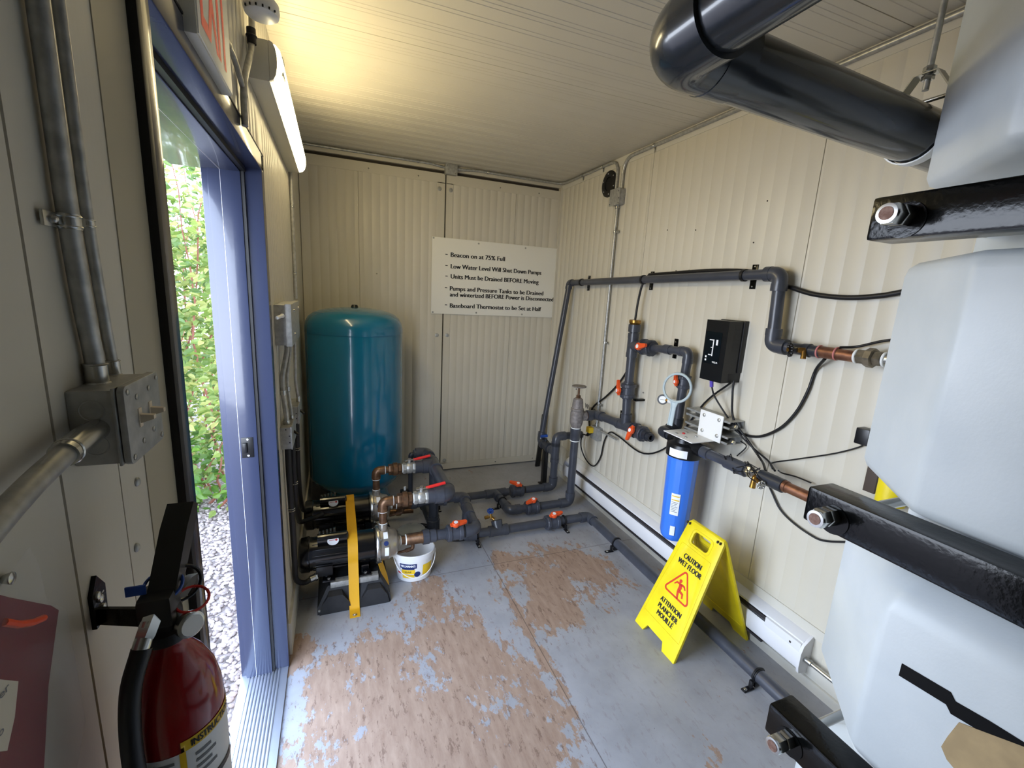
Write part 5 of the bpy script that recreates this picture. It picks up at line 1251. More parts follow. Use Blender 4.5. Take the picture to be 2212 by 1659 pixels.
mb = MB(); straight(mb, (XM, gy - 0.07, 0.774), (XM, ym + 0.04, 0.79), RP); mb.build('pipe', 'pvc_grey', t)
mb = MB(); tee(mb, (XM, ym, zm - 0.002), V((0, 1, -0.08)), Z1, RP, 0.085); mb.build('tee', 'pvc_grey', t)
mb = MB(); straight(mb, (XM, ym - 0.07, zm), (XM, 2.36, zm), RP); mb.build('pipe', 'pvc_grey', t)
mb = MB(); mb.lathe((XM, 2.24, zm), -Y1, [(0, 0.034), (0.03, 0.034), (0.031, 0.027), (0.062, 0.027), (0.062, 0.016), (0.03, 0.015)], 24, (True, True)); mb.build('open_end', 'pvc_dark', t)
for a, b_ in (((XM, ym + 0.003, zm + 0.07), (XM, ym + 0.012, 0.985)), ((XM, ym + 0.012, 1.095), (XM, ym + 0.016, 1.29))):
    mb = MB(); straight(mb, a, b_, RP); mb.build('riser', 'pvc_grey', t)
zt = 1.352
mb = MB(); tee(mb, (XM, ym + 0.016, zt), Z1, -Y1, RP, 0.080); mb.build('tee', 'pvc_grey', t)
mb = MB(); straight(mb, (XM, ym + 0.016, zt + 0.07), (XM, ym + 0.016, zt + 0.10), RP); mb.lathe((XM, ym + 0.016, zt + 0.088), Z1, [(0, 0.034), (0.002, 0.040), (0.05, 0.040), (0.052, 0.037)], 26); mb.build('adapter', 'pvc_grey', t)
mb = MB(); mb.lathe((XM, ym + 0.016, zt + 0.138), Z1, [(0, 0.032), (0.01, 0.036), (0.012, 0.039), (0.03, 0.039), (0.032, 0.03), (0.033, 0.001)], 16); mb.build('bushing', 'brass', t)
yd, RS = 1.955, 0.0235
mb = MB(); straight(mb, (XM, 2.33, zt + 0.004), (XM, 2.24, zt + 0.010), RS); straight(mb, (XM, 2.24, zt + 0.010), (XM, yd + 0.03, zt + 0.026), RS); mb.lathe((XM, 2.10, zt + 0.018), Y1, [(0, 0.027), (0.002, 0.029), (0.05, 0.029), (0.052, 0.027)], 22); mb.build('pipe', 'pvc_grey', t)
mb = MB(); elbow(mb, (XM, yd, zt + 0.028), V((0, 1, -0.08)), -Z1, RS, 0.066); mb.build('elbow', 'pvc_grey', t)
for a, b_ in (((XM, yd, zt), (XM, yd + 0.006, 1.235)), ((XM, yd + 0.008, 1.175), (XM, yd + 0.014, 0.97))):
    mb = MB(); straight(mb, a, b_, RS * 1.1); mb.build('drop_pipe', 'pvc_grey', t)
xf_, yf_ = 1.975, 1.775
mb = MB(); elbow(mb, (XM, yd + 0.014, 0.925), Z1, -X1, RS * 1.1, 0.06); mb.build('elbow', 'pvc_dark', t)
mb = MB(); elbow(mb, (xf_, yd + 0.014, 0.915), X1, -Y1, RS * 1.1, 0.06); mb.build('elbow', 'pvc_dark', t)
for a, b_ in (((XM - 0.03, yd + 0.014, 0.92), (xf_ + 0.03, yd + 0.014, 0.917)), ((xf_, yd - 0.03, 0.913), (xf_, yf_ + 0.07, 0.905))):
    mb = MB(); straight(mb, a, b_, RS); mb.build('pipe', 'pvc_dark', t)
GW = 'orange handled valves on the wall'
ball_valve('orange-handled valve on the lower wall pipe, beside its open pipe end', (XM, 2.30, zm), -Y1, V((-1, 0, 0.25)), RP, -1.75, GW)
ball_valve('orange-handled valve midway up the vertical wall pipe', (XM, ym + 0.012, 1.040), Z1, V((-1, 0.25, 0)), RP, 0.25, GW)
ball_valve('orange-handled valve on the upper wall branch below the brass bushing', (XM, 2.315, zt + 0.005), -Y1, V((-1, 0, 0.1)), RP, 0.25, GW)
ball_valve('small orange-handled valve inside the ring of the filter wrench', (XM, yd + 0.007, 1.205), Z1, V((-1, 0.15, 0)), RS, 0.2, GW, s=0.95)
for i, (y, z) in enumerate(((2.61, 0.79), (2.395, 0.995), (2.145, zt + 0.016))):
    t = thing('wall_clip', 'small black clip holding the wall pipe %s' % ('near the gate valve', 'below the midway orange valve', 'beside the upper orange valve')[i], 'clip', (W, y, z), 'black clips behind the wall pipes')
    mb = MB(); mb.bb((W - 0.008, y - 0.014, z - 0.055), (W, y + 0.014, z + 0.065), 0.001) if i != 1 else mb.bb((W - 0.075, 2.375, 0.985), (W, 2.405, 0.999), 0.001)
    if i != 1: mb.bb((XM, y - 0.008, z - 0.006), (W - 0.004, y + 0.008, z + 0.006))
    mb.build('plate', 'black_paint', t)
    mb = MB(); mb.ball((W - 0.009, y, z + 0.045), 0.005, (0.6, 1, 1), 8); mb.build('screw', 'zinc', t)

# pressure gauge
t = thing('pressure_gauge', 'small black pressure gauge with white dial beside the filter wrench', 'gauge', (2.0, 2.05, 1.07))
g0 = V((XM, yd + 0.012, 1.075)); gd = V((-0.35, 1.0, 0.0)).normalized()
mb = MB(); mb.cyl(g0, g0 + gd * 0.075, 0.017, 0.015, n=18); mb.build('white_stub', 'white_plastic', t)
mb = MB(); mb.hexa(g0 + gd * 0.072, g0 + gd * 0.092, 0.010); mb.build('brass_neck', 'brass', t)
gp = g0 + gd * 0.112; gn = V((-0.75, -0.62, 0.12)).normalized()
mb = MB(); mb.lathe(gp - gn * 0.014, gn, [(0, 0.024), (0.004, 0.030), (0.024, 0.031), (0.028, 0.029), (0.028, 0.022), (0.012, 0.0215)], 28); mb.build('case', 'black_plastic', t)
mb = MB(); mb.lathe(gp + gn * 0.012, gn, [(0, 0.0215), (0.0008, 0.0215)], 28); dial = mb.build('dial', 'gauge_face', t)
mb = MB(); xg, yg, _ = frame(gn); mb.box(gp + gn * 0.0135, (0.0008, 0.028, 0.0016), 0, Matrix((gn, xg, yg)).transposed()); mb.build('needle', 'ink', dial)

# filter wrench on the valve
wc = V((1.99, 1.905, 1.185)); wn_ = V((-0.92, -0.36, 0.14)).normalized()
t = thing('filter_wrench', 'pale grey plastic ring wrench hanging over the small orange valve', 'wrench', tuple(wc))
mb = MB(); mb.torus(wc, wn_, 0.079, 0.0075, 44, 8); mb.build('ring', 'wrench_grey', t)
x_, y_, _ = frame(wn_); mb = MB()
ua = x_ * (x_.dot(Z1)) + y_ * (y_.dot(Z1)); ua.normalize(); sa = wn_.cross(ua)
for s_ in (-0.011, 0.011): mb.tube([wc - ua * 0.075 + sa * s_ * 1.8, wc - ua * 0.11 + sa * s_, wc - ua * 0.215 + sa * s_], 0.0055, 10)
mb.prism([(-0.011, -0.215), (0.011, -0.215), (0.011, -0.105), (0.018, -0.078), (-0.018, -0.078), (-0.011, -0.105)], wc - wn_ * 0.002, sa, ua, 0.004, n=wn_); mb.build('grip', 'wrench_grey', t)

# blue sump filter
fc = V((xf_, yf_, 0))
t = thing('water_filter', 'tall blue cartridge filter with a black head hanging on the right wall', 'filter', (xf_, yf_, 0.37))
mb = MB(); n = 48; R_ = []
for z, q in ((0.352, 0.045), (0.355, 0.058), (0.366, 0.066), (0.385, 0.070), (0.60, 0.0745), (0.845, 0.079)):
    R_.append([fc + V(((q + (0.0022 if i % 6 == 0 and z > 0.37 else 0)) * math.cos(2 * PI * i / n), (q + (0.0022 if i % 6 == 0 and z > 0.37 else 0)) * math.sin(2 * PI * i / n), z)) for i in range(n)])
mb.ring_tube(R_, True); mb.build('bowl', 'filter_blue', t, sharp=30)
mb = MB(); mb.lathe(fc, Z1, [(0.836, 0.086), (0.840, 0.093), (0.895, 0.094), (0.908, 0.088), (0.918, 0.066), (0.938, 0.060), (0.942, 0.03)], 44)
for k in range(4):
    a = PI / 4 + k * PI / 2; mb.box(fc + V((0.05 * math.cos(a), 0.05 * math.sin(a), 0.928)), (0.022, 0.022, 0.04), 0.003)
mb.cyl(fc + V((0, -0.06, 0.905)), fc + V((0, -0.125, 0.905)), 0.034, n=24); mb.cyl(fc + V((0, 0.06, 0.905)), fc + V((0, 0.105, 0.905)), 0.034, n=24); mb.build('head', 'black_plastic', t)
mb = MB(); fa = math.radians(205)
curved_patch(mb, fc, 0.0945, fa - 0.50, fa + 0.55, 0.848, 0.890, 10, 0.0006); mb.build('head_sticker', 'label_white', t)
def fwrap(a_mid, z0):
    return lambda x, y: fc + V(((0.0755 + 0.0026) * math.cos(a_mid + x / 0.075), (0.0755 + 0.0026) * math.sin(a_mid + x / 0.075), z0 + y))
mb = MB(); fb = math.radians(218)
curved_patch(mb, fc, 0.0728, fb - 0.30, fb + 0.30, 0.515, 0.640, 6, 0.0030, r1=0.0753); lab = mb.build('label', 'label_white', t)
mb = MB(); curved_patch(mb, fc, 0.0714, fb - 0.12, fb + 0.22, 0.395, 0.450, 5, 0.0028, r1=0.0726); mb.build('label', 'label_white', t)
mb = MB()
for z in (0.622, 0.600): curved_patch(mb, fc, 0.075, fb - 0.26, fb + 0.26, z, z + 0.006, 6, 0.0036)
mb.build('yellow_line', 'label_yellow', lab)
mb = MB()
for i in range(7): curved_patch(mb, fc, 0.0735, fb - 0.24, fb + 0.20 - 0.06 * (i % 3), 0.588 - i * 0.009, 0.591 - i * 0.009, 6, 0.0040)
mb.build('fine_print', 'ink_grey', lab)
mb = MB(); mb.bb((xf_ - 0.07, yf_ - 0.115, 0.948), (2.055, yf_ + 0.10, 0.953), 0.002); pt = mb.build('bracket_plate', 'white_plastic', t)
mb = MB(); mb.bb((2.05, 1.62, 0.952), (2.056, yf_ - 0.0, 1.095), 0.003)
mb.build('bracket_back', 'white_plastic', t)
for (y, z) in ((1.645, 1.07), (1.745, 1.07), (1.645, 0.985), (1.745, 0.985)):
    mb = MB(); mb.lathe((2.05, y, z), -X1, [(0, 0.010), (0.003, 0.0095), (0.006, 0.005)], 14); mb.build('bolt', 'galvanised', t)
for k in range(4):
    a = PI / 4 + k * PI / 2; mb = MB(); mb.lathe(fc + V((0.05 * math.cos(a), 0.05 * math.sin(a), 0.953)), Z1, [(0, 0.009), (0.003, 0.0085), (0.005, 0.004)], 12); mb.build('bolt', 'galvanised', t)
mb = MB(); mb.lathe(fc + V((0.0, 0.02, 0.953)), Z1, [(0, 0.008), (0.006, 0.008)], 12); mb.build('vent_button', 'label_red', t)
for i, z in enumerate((1.055, 0.975)):
    t = thing('strut_channel', '%s galvanised strut channel behind the white filter bracket' % ('upper', 'lower')[i], 'channel', (2.1, 1.73, z), 'strut channels behind the filter')
    mb = MB(); ya, yb = 1.585, 1.885
    mb.prism([(0, -0.0205), (0, 0.0205), (-0.10, 0.0205), (-0.10, 0.010), (-0.094, 0.010), (-0.094, 0.0175), (-0.006, 0.0175), (-0.006, -0.0175), (-0.094, -0.0175), (-0.094, -0.010), (-0.10, -0.010), (-0.10, -0.0205)], (W - 0.004, ya, z), X1, Z1, yb - ya, n=Y1)
    mb.build('channel', 'galvanised', t)
    mb = MB(); mb.hexa((2.09, ya + 0.004, z - 0.004), (2.09, ya - 0.016, z - 0.004), 0.012); mb.build('bolt', 'zinc', t)
# outlet pipe of the filter with brass tap and copper
P = [pX(px, py, xf_ + 0.01) for px, py in ((1520, 968), (1567, 985), (1606, 1001), (1642, 1015), (1672, 1026), (1720, 1047), (1740, 1056))]
zo = 0.905
yl_ = [q.y for q in P]
t = thing('filter_outlet_pipe', 'grey and copper pipe run leading from the blue filter towards the white tank', 'pipework', (xf_, 1.6, zo))
pd = lambda y: V((xf_ + 0.012 * (1.65 - y), y, zo + 0.02 * (1.65 - y)))
mb = MB(); straight(mb, pd(1.66), pd(1.44), 0.024); mb.lathe(pd(1.655), -Y1, [(0, 0.031), (0.05, 0.031), (0.052, 0.028)], 22); mb.build('pipe', 'pvc_grey', t)
mb = MB(); mb.lathe(pd(1.50), -Y1, [(0, 0.027), (0.002, 0.032), (0.115, 0.032), (0.117, 0.026)], 24); mb.build('coupling', 'pvc_grey', t)
mb = MB(); mb.hexa(pd(1.385), pd(1.355), 0.027); mb.cyl(pd(1.36), pd(1.325), 0.018, n=18); mb.hexa(pd(1.335), pd(1.31), 0.022); mb.build('nipple', 'steel', t)
mb = MB(); mb.lathe(pd(1.315), -Y1, [(0, 0.022), (0.004, 0.030), (0.115, 0.030), (0.117, 0.025)], 22); mb.build('sensor_body', 'pvc_dark', t)
mb = MB(); mb.lathe(pd(1.205), -Y1, [(0, 0.026), (0.02, 0.026), (0.022, 0.0225), (0.15, 0.0225)], 24); mb.build('copper_tube', 'copper', t)
mb = MB(); mb.cyl(pd(1.055), pd(1.038), 0.025, n=22); mb.build('white_ring', 'ptfe', t)
mb = MB(); mb.lathe(pd(1.04), -Y1, [(0, 0.026), (0.03, 0.026), (0.034, 0.034), (0.09, 0.034)], 22); straight(mb, pd(0.96), pd(0.6), 0.026); mb.build('reducer', 'black_plastic', t)
t = thing('sample_tap', 'small brass sample tap with steel handle on the filter outlet pipe', 'tap', tuple(pd(1.30)))
mb = MB(); q = pd(1.318) + V((-0.028, 0, -0.010)); mb.hexa(pd(1.318), q, 0.014); mb.cyl(q + V((0, 0, 0.006)), q + V((-0.004, 0, -0.045)), 0.011, 0.013, n=14); mb.cyl(q, q + V((-0.02, -0.05, -0.006)), 0.009, n=12); mb.build('body', 'brass', t)
mb = MB(); wheel(mb, q + V((-0.022, -0.055, -0.006)), V((-0.3, -0.95, 0)), 0.016, 0.0036, 4); mb.build('handle', 'zinc', t)

# copper end of the long wall pipe
t = thing('copper_pipework', 'brown copper tee and union at the end of the wall pipe near the tank', 'pipework', (XT, 1.1, 1.48))
cd_ = lambda y: V((XT, y, 1.480 + 0.02 * (1.3 - y)))
mb = MB(); mb.lathe(cd_(1.305), -Y1, [(0, 0.027), (0.03, 0.029), (0.032, 0.024), (0.08, 0.024)], 22); mb.build('adapter', 'pvc_dark', t)
mb = MB(); mb.lathe(cd_(1.245), -Y1, [(0, 0.0215), (0.02, 0.0245), (0.085, 0.0245), (0.087, 0.0225), (0.165, 0.0225)], 24); mb.build('copper_tube', 'copper', t)
for y in (1.235, 1.165): 
    mb = MB(); mb.torus(cd_(y), Y1, 0.0245, 0.0035, 24, 8); mb.build('joint_paste', 'pink_paste', t)
mb = MB(); mb.hexa(cd_(1.085), cd_(1.055), 0.029); mb.lathe(cd_(1.057), -Y1, [(0, 0.028), (0.004, 0.037), (0.026, 0.037), (0.030, 0.028)], 8); mb.hexa(cd_(1.028), cd_(1.002), 0.029); mb.build('union', 'old_bronze', t)
for y in (1.09, 0.994):
    mb = MB(); mb.torus(cd_(y), Y1, 0.024, 0.005, 24, 8); mb.build('thread_tape', 'ptfe', t)
mb = MB(); straight(mb, cd_(0.995), cd_(0.6), 0.023); mb.build('nipple', 'zinc', t)
t = thing('sample_tap', 'brass tap with a black wheel at the start of the copper wall pipe', 'tap', tuple(cd_(1.29)))
mb = MB(); q = cd_(1.27); mb.cyl(q, q + V((-0.045, 0.03, -0.002)), 0.010, n=14); mb.hexa(q + V((-0.02, 0.012, 0)), q + V((-0.040, 0.028, -0.002)), 0.013); mb.cyl(q + V((-0.028, 0.012, 0.0)), q + V((-0.034, 0.006, -0.036)), 0.0085, 0.011, n=12); mb.build('body', 'brass', t)
mb = MB(); wheel(mb, q + V((-0.066, 0.046, -0.003)), V((-0.82, 0.57, -0.05)), 0.024, 0.0052, 6); mb.build('wheel', 'black_plastic', t)
mb = MB(); mb.lathe(q + V((-0.072, 0.050, -0.003)), V((-0.82, 0.57, -0.05)), [(0, 0.009), (0.005, 0.009)], 12); mb.build('hub', 'brass', t)

# UV controller
t = thing('control_unit', 'black wall-mounted control unit with white symbols above the blue filter', 'controller', (W, 1.72, 1.27))
va, vb, z0, z1, xf = 1.802, 1.658, 1.262, 1.572, 2.037
mb = MB(); mb.prism([(0, 0), (0, z1 - z0), (-(W - xf) , z1 - z0), (-(W - xf) , -0.002), (-0.05, 0.000)], (W, vb, z0), X1, Z1, va - vb, n=Y1); mb.build('case', 'black_plastic', t)
mb = MB(); mb.bb((W - 0.03, vb - 0.006, z0 + 0.05), (W, va + 0.004, z1 + 0.004), 0.003); mb.build('back_shell', 'black_plastic', t)
yu = -Y1; ov = V((xf - 0.0004, va, z0))
mb = MB(); me = flat_mesh([rrect(0.104, 0.165, 0.008, 4, 0.060, 0.168)], 0.0008)
mb.add_mesh2d(me, lambda x, y, z: V((xf - 0.0005 - z, va - x, z0 + y))); mb.build('front_panel', 'black_gloss', t)
mb = MB()
def vw(x0, y0, x1, y1): mb.bb((xf - 0.0022, va - x1, z0 + y0), (xf - 0.0014, va - x0, z0 + y1))
vw(0.060, 0.126, 0.066, 0.212); vw(0.036, 0.206, 0.062, 0.211); vw(0.038, 0.129, 0.062, 0.134); vw(0.050, 0.168, 0.062, 0.172); vw(0.080, 0.184, 0.092, 0.212); vw(0.020, 0.098, 0.030, 0.108); vw(0.020, 0.114, 0.030, 0.124)
mb.build('symbols', 'label_white', t)
mb = MB(); put_text(mb, 'VIQUA', (xf - 0.0014, va - 0.070, z0 + 0.092), yu, Z1, 0.0085, 0.036, bold=0.02, nrm=-X1); mb.build('lettering', 'label_white', t)
mb = MB()
for i in range(22): mb.bb((W - 0.085 + 0.0012 * i * 0, vb - 0.0006, z1 - 0.020 - i * 0.0062), (W - 0.034, vb + 0.001, z1 - 0.0175 - i * 0.0062))
mb.build('vent_slots', 'gasket_and_shade', t)
mb = MB(); mb.bb((W - 0.085, vb - 0.001, z0 + 0.0), (W - 0.035, vb + 0.01, z0 + 0.045), 0.001); mb.build('socket', 'gasket_and_shade', t)
mb = MB(); mb.cyl((2.07, 1.750, 1.262), (2.075, 1.748, 1.222), 0.0095, n=14); mb.build('purple_plug', 'purple', t)
cable('lamp_cable', 'thin black cable from the purple plug down behind the filter bracket', [(2.075, 1.748, 1.225), (2.09, 1.73, 1.17), (2.12, 1.66, 1.08), (2.13, 1.56, 1.0), (2.13, 1.47, 0.96), (2.09, 1.37, 0.95), (2.02, 1.28, 0.945)], 0.0045)
cable('lamp_cable', 'black cable from the control unit socket down to the outlet pipe tap', [(2.11, 1.645, 1.275), (2.11, 1.640, 1.20), (2.12, 1.62, 1.08), (2.13, 1.52, 0.99), (2.12, 1.43, 0.93), (2.05, 1.36, 0.94), (1.99, 1.30, 0.938)], 0.0055)
cable('sensor_cable', 'thick dark cable swooping across the right wall up to the copper pipe', [tuple(pX(px, py, W - 0.012)) for px, py in ((1578, 918), (1600, 936), (1640, 943), (1685, 925), (1720, 890), (1745, 845), (1762, 800))] + [(2.105, 1.215, 1.455)], 0.0065)
cable('sensor_cable', 'thin black wire from the small wall box to the outlet pipe', [tuple(pX(px, py, W - 0.010)) for px, py in ((1868, 957), (1855, 966), (1800, 980), (1720, 992), (1668, 1000))] + [(2.03, 1.30, 0.945)], 0.0032)
cable('sensor_cable', 'black wire hanging from the outlet pipe down the wall to the tank bar', [(1.99, 1.30, 0.89)] + [tuple(pX(px, py, W - 0.012)) for px, py in ((1652, 1030), (1668, 1065), (1685, 1100), (1712, 1128), (1750, 1155), (1780, 1168), (1838, 1171))], 0.0045)
cable('sensor_cable', 'short black wire along the copper outlet pipe', [(2.0, 1.25, 0.96)] + [tuple(pX(px, py, W - 0.03)) for px, py in ((1690, 1022), (1720, 1030), (1752, 1043))], 0.0035)
t = thing('wire_tangle', 'small tangle of thin black wires around the brass sample tap', 'wires', (2.0, 1.35, 0.93))
rn = random.Random(4)
for k in range(5):
    mb = MB(); c0 = pd(1.34 + 0.02 * k) + V((-0.02, 0, 0.005))
    pts = [c0 + V((rn.uniform(-.03, .03), rn.uniform(-.07, .07), rn.uniform(-.035, .045))) for _ in range(6)]
    mb.spline(pts, 0.0022, 6, 5); mb.build('wire', 'black_rubber', t)
mb = MB(); mb.spline([pX(1592, 985, W - 0.02), pX(1612, 965, W - 0.02), pX(1600, 953, W - 0.01)], 0.003, 6); mb.build('wire', 'black_rubber', t)
t = thing('sensor_box', 'small black box on the right wall at the edge of the tank', 'box', (W, 1.02, 1.17))
q = pX(1866, 943, W - 0.03); mb = MB(); mb.bb((W - 0.045, q.y - 0.024, q.z - 0.032), (W, q.y + 0.024, q.z + 0.032), 0.004); mb.build('case', 'black_plastic', t)
cable('probe_cable', 'thin dark probe wire from the copper union up towards the tank', [tuple(cd_(1.16) + V((0, 0, 0.026)))] + [tuple(pX(px, py, W - 0.03)) for px, py in ((1850, 749), (1900, 738), (1935, 733))], 0.005)
cable('black_hose', 'black hose sagging along the top of the right wall to the tank', [(XT + 0.03, 2.43, 1.815), (XT + 0.035, 2.2, 1.822), (XT + 0.035, 1.9, 1.828), (XT + 0.035, 1.62, 1.812), (XT + 0.035, 1.50, 1.76)] + [tuple(pX(px, py, W - 0.02)) for px, py in ((1712, 622), (1760, 636), (1830, 643), (1900, 639), (1960, 629))] + [(W - 0.02, 0.7, 1.80)], 0.0105)
cable('probe_cable', 'black cable from the long wall pipe into the brass bushing', [(XT + 0.028, 2.43, 1.815), (XT + 0.0, 2.45, 1.75), (XM + 0.01, 2.475, 1.64), (XM, ym + 0.018, 1.52)], 0.0075)
cable('probe_cable', 'black cable curving from behind the upper tee down to the gate valve', [(XM + 0.045, ym + 0.02, 1.33), (W - 0.02, 2.55, 1.20), (W - 0.02, 2.66, 1.05), (W - 0.02, 2.80, 0.92), (W - 0.02, 2.96, 0.80), (W - 0.015, 3.02, 0.70), (W - 0.02, 3.0, 0.62), (W - 0.04, 2.945, 0.60)], 0.0075)

# ------------------------------------------------------------------ baseboard heater
y0, y1 = 1.062, 3.30
t = thing('baseboard_heater', 'long white electric baseboard heater low along the right wall', 'heater', (W, 2.2, 0.05))
mb = MB(); mb.prism([(0, 0.06), (-0.012, 0.06), (-0.012, 0.075), (-0.060, 0.085), (-0.066, 0.100), (-0.066, 0.160), (-0.058, 0.178), (-0.056, 0.150), (-0.02, 0.150), (-0.012, 0.20), (-0.050, 0.205), (-0.050, 0.215), (-0.010, 0.236), (0, 0.236)], (W - 0.001, y0 + 0.012, 0), X1, Z1, y1 - y0 - 0.024, n=Y1); mb.build('casing', 'white_heater', t)
mb = MB(); mb.bb((W - 0.054, y0 + 0.19, 0.184), (W - 0.012, y1 - 0.19, 0.200)); mb.bb((W - 0.0625, y0 + 0.19, 0.068), (W - 0.012, y1 - 0.19, 0.078)); mb.build('grille_slot', 'heater_slot', t)
mb = MB(); mb.bb((W - 0.064, y0 + 0.012, 0.09), (W - 0.004, y0 + 0.19, 0.208), 0.003); mb.build('control_cover', 'white_heater', t)
for ya, yb in ((y0, y0 + 0.012), (y1 - 0.012, y1)):
    mb = MB(); mb.prism([(0, 0.055), (-0.062, 0.07), (-0.070, 0.10), (-0.070, 0.168), (-0.058, 0.205), (-0.012, 0.240), (0, 0.240)], (W - 0.001, ya, 0), X1, Z1, yb - ya, n=Y1); mb.build('end_cap', 'white_heater', t)
mb = MB(); mb.ball((W - 0.060, y0 + 0.06, 0.182), 0.007, n=8); mb.build('screw', 'seam_dark', t)
t = thing('electrical_conduit', 'short shiny conduit leaving the end of the baseboard heater', 'conduit', (W - 0.03, 1.05, 0.13))
mb = MB(); mb.cyl((W - 0.035, y0 - 0.001, 0.135), (W - 0.035, y0 - 0.03, 0.135), 0.014, n=16); mb.cyl((W - 0.035, y0 - 0.02, 0.135), (W - 0.035, 0.3, 0.135), 0.0095, n=16); mb.build('tube', 'zinc', t)

# ------------------------------------------------------------------ wet floor sign
t = thing('wet_floor_sign', 'yellow folding wet floor sign standing astride the floor pipe', 'sign', (1.885, 1.48, 0))
zt_, xt_ = 0.572, 1.885
ub, vt = 0.142, 0.0
def panel(foot_x, label_on):
    fo = V((foot_x, 1.482, 0.0)); top = V((xt_, 1.470, zt_)); vv = (top - fo); Lp = vv.length; vv = vv / Lp
    uu = V((0, -1, 0)); uu = (uu - vv * uu.dot(vv)).normalized(); nn = uu.cross(vv)
    if nn.x > 0: nn = -nn
    wb, wt = 0.290, 0.222
    def side(v): return (wb + (wt - wb) * v / Lp) / 2
    outer = [(-side(0), 0), (-side(0) + 0.062, 0.0), (-side(0) + 0.078, 0.038), (side(0) - 0.098, 0.038), (side(0) - 0.080, 0.0), (side(0), 0), (side(Lp) + 0.002, Lp - 0.012), (side(Lp) - 0.006, Lp), (-side(Lp) + 0.014, Lp), (-side(Lp), Lp - 0.012)]
    hole = [(x, y) for x, y in rrect(0.108, 0.062, 0.016, 5, 0, Lp - 0.066)]
    me = flat_mesh([outer, hole], 0.006, 0.001)
    m_ = MB(); m_.add_mesh2d(me, lambda x, y, z: fo + uu * x + vv * y + nn * (z - 0.006)); pn = m_.build('panel', 'sign_yellow', t)
    def strip(pts, w_):
        a = [V((p[0], p[1], 0)) for p in pts]; 
        for i in range(len(a) - 1): m2.tube([fo + uu * a[i].x + vv * a[i].y + nn * 0.0012, fo + uu * a[i + 1].x + vv * a[i + 1].y + nn * 0.0012], w_, 6)
    m2 = MB(); e_ = 0.016
    strip([(-side(0.05) + e_, 0.09), (-side(Lp) + e_, Lp - 0.12), (side(Lp) - e_, Lp - 0.12), (side(0.05) - e_, 0.09), (-side(0.05) + e_, 0.09)], 0.0018)
    strip([(x * 1.22, Lp - 0.066 + (y - Lp + 0.066) * 1.3) for x, y in hole + hole[:1]], 0.0022)
    m2.build('raised_rim', 'sign_yellow', pn)
    if label_on:
        place = lambda v: fo + vv * v + nn * 0.0004
        m2 = MB()
        for txt, v, w_, h_ in (('CAUTION', 0.438, 0.112, 0.025), ('WET FLOOR', 0.402, 0.152, 0.025), ('ATTENTION', 0.188, 0.140, 0.024), ('PLANCHER', 0.153, 0.133, 0.024), ('MOUILLÉ', 0.119, 0.110, 0.024)):
            put_text(m2, txt, place(v) + uu * 0.006, uu, vv, h_, w_, 'C', bold=0.05, off=0.0018, nrm=nn); m2.build('lettering', 'ink', pn); m2 = MB()
        m2.bm.free()
        def shape(loops):
            me_ = flat_mesh(loops, 0.0004); m2.add_mesh2d(me_, lambda x, y, z: fo + uu * (x + 0.004) + vv * (y + 0.300) + nn * (0.0022 + z)); bpy.data.meshes.remove(me_)
        def tri(R, rr_):
            out = []
            for k in range(3):
                a = PI / 2 + k * 2 * PI / 3; c = ((R - 2 * rr_) * math.cos(a), (R - 2 * rr_) * math.sin(a))
                for j in range(7):
                    b_ = a - PI / 3 + 2 * PI / 3 * j / 6; out.append((c[0] + rr_ * math.cos(b_), c[1] + rr_ * math.sin(b_)))
            return out
        m2 = MB(); shape([tri(0.104, 0.016), tri(0.088, 0.009)])
        def limb(pts, w_):
            L_, R__ = [], []
            for i, p in enumerate(pts):
                a = V(pts[max(i - 1, 0)]).to_2d(); b_ = V(pts[min(i + 1, len(pts) - 1)]).to_2d(); d = (b_ - a).normalized(); n_ = (-d.y, d.x); q = w_[i] if isinstance(w_, (list, tuple)) else w_
                L_.append((p[0] + n_[0] * q, p[1] + n_[1] * q)); R__.append((p[0] - n_[0] * q, p[1] - n_[1] * q))
            shape([L_ + R__[::-1]])
        k = 0.9
        shape([circle(0.0085, 16, -0.008, 0.034)])
        limb([(-0.002, 0.022, 0), (0.004, 0.006, 0), (0.002, -0.012, 0)], [0.008, 0.010, 0.008])
        limb([(-0.003, 0.022, 0), (-0.024, 0.018, 0), (-0.036, 0.004, 0)], [0.0052, 0.0045, 0.003])
        limb([(0.0, 0.021, 0), (0.022, 0.022, 0), (0.034, 0.010, 0)], [0.0052, 0.0045, 0.003])
        limb([(0.004, -0.010, 0), (0.030, -0.014, 0), (0.036, -0.032, 0)], [0.0066, 0.0055, 0.0038])
        limb([(0.0, -0.012, 0), (0.006, -0.032, 0), (0.014, -0.050, 0)], [0.0066, 0.0055, 0.0038])
        m2.build('slip_symbol', 'sign_red', pn)
    return pn
panel(1.655, True); panel(2.118, False)
for y in (1.575, 1.380):
    for s_ in (-0.008, 0.008):
        mb = MB(); mb.box((xt_ - 0.012, y + s_, zt_ - 0.012), (0.010, 0.006, 0.012), 0.001); mb.build('hinge_slot', 'seam_dark', t)

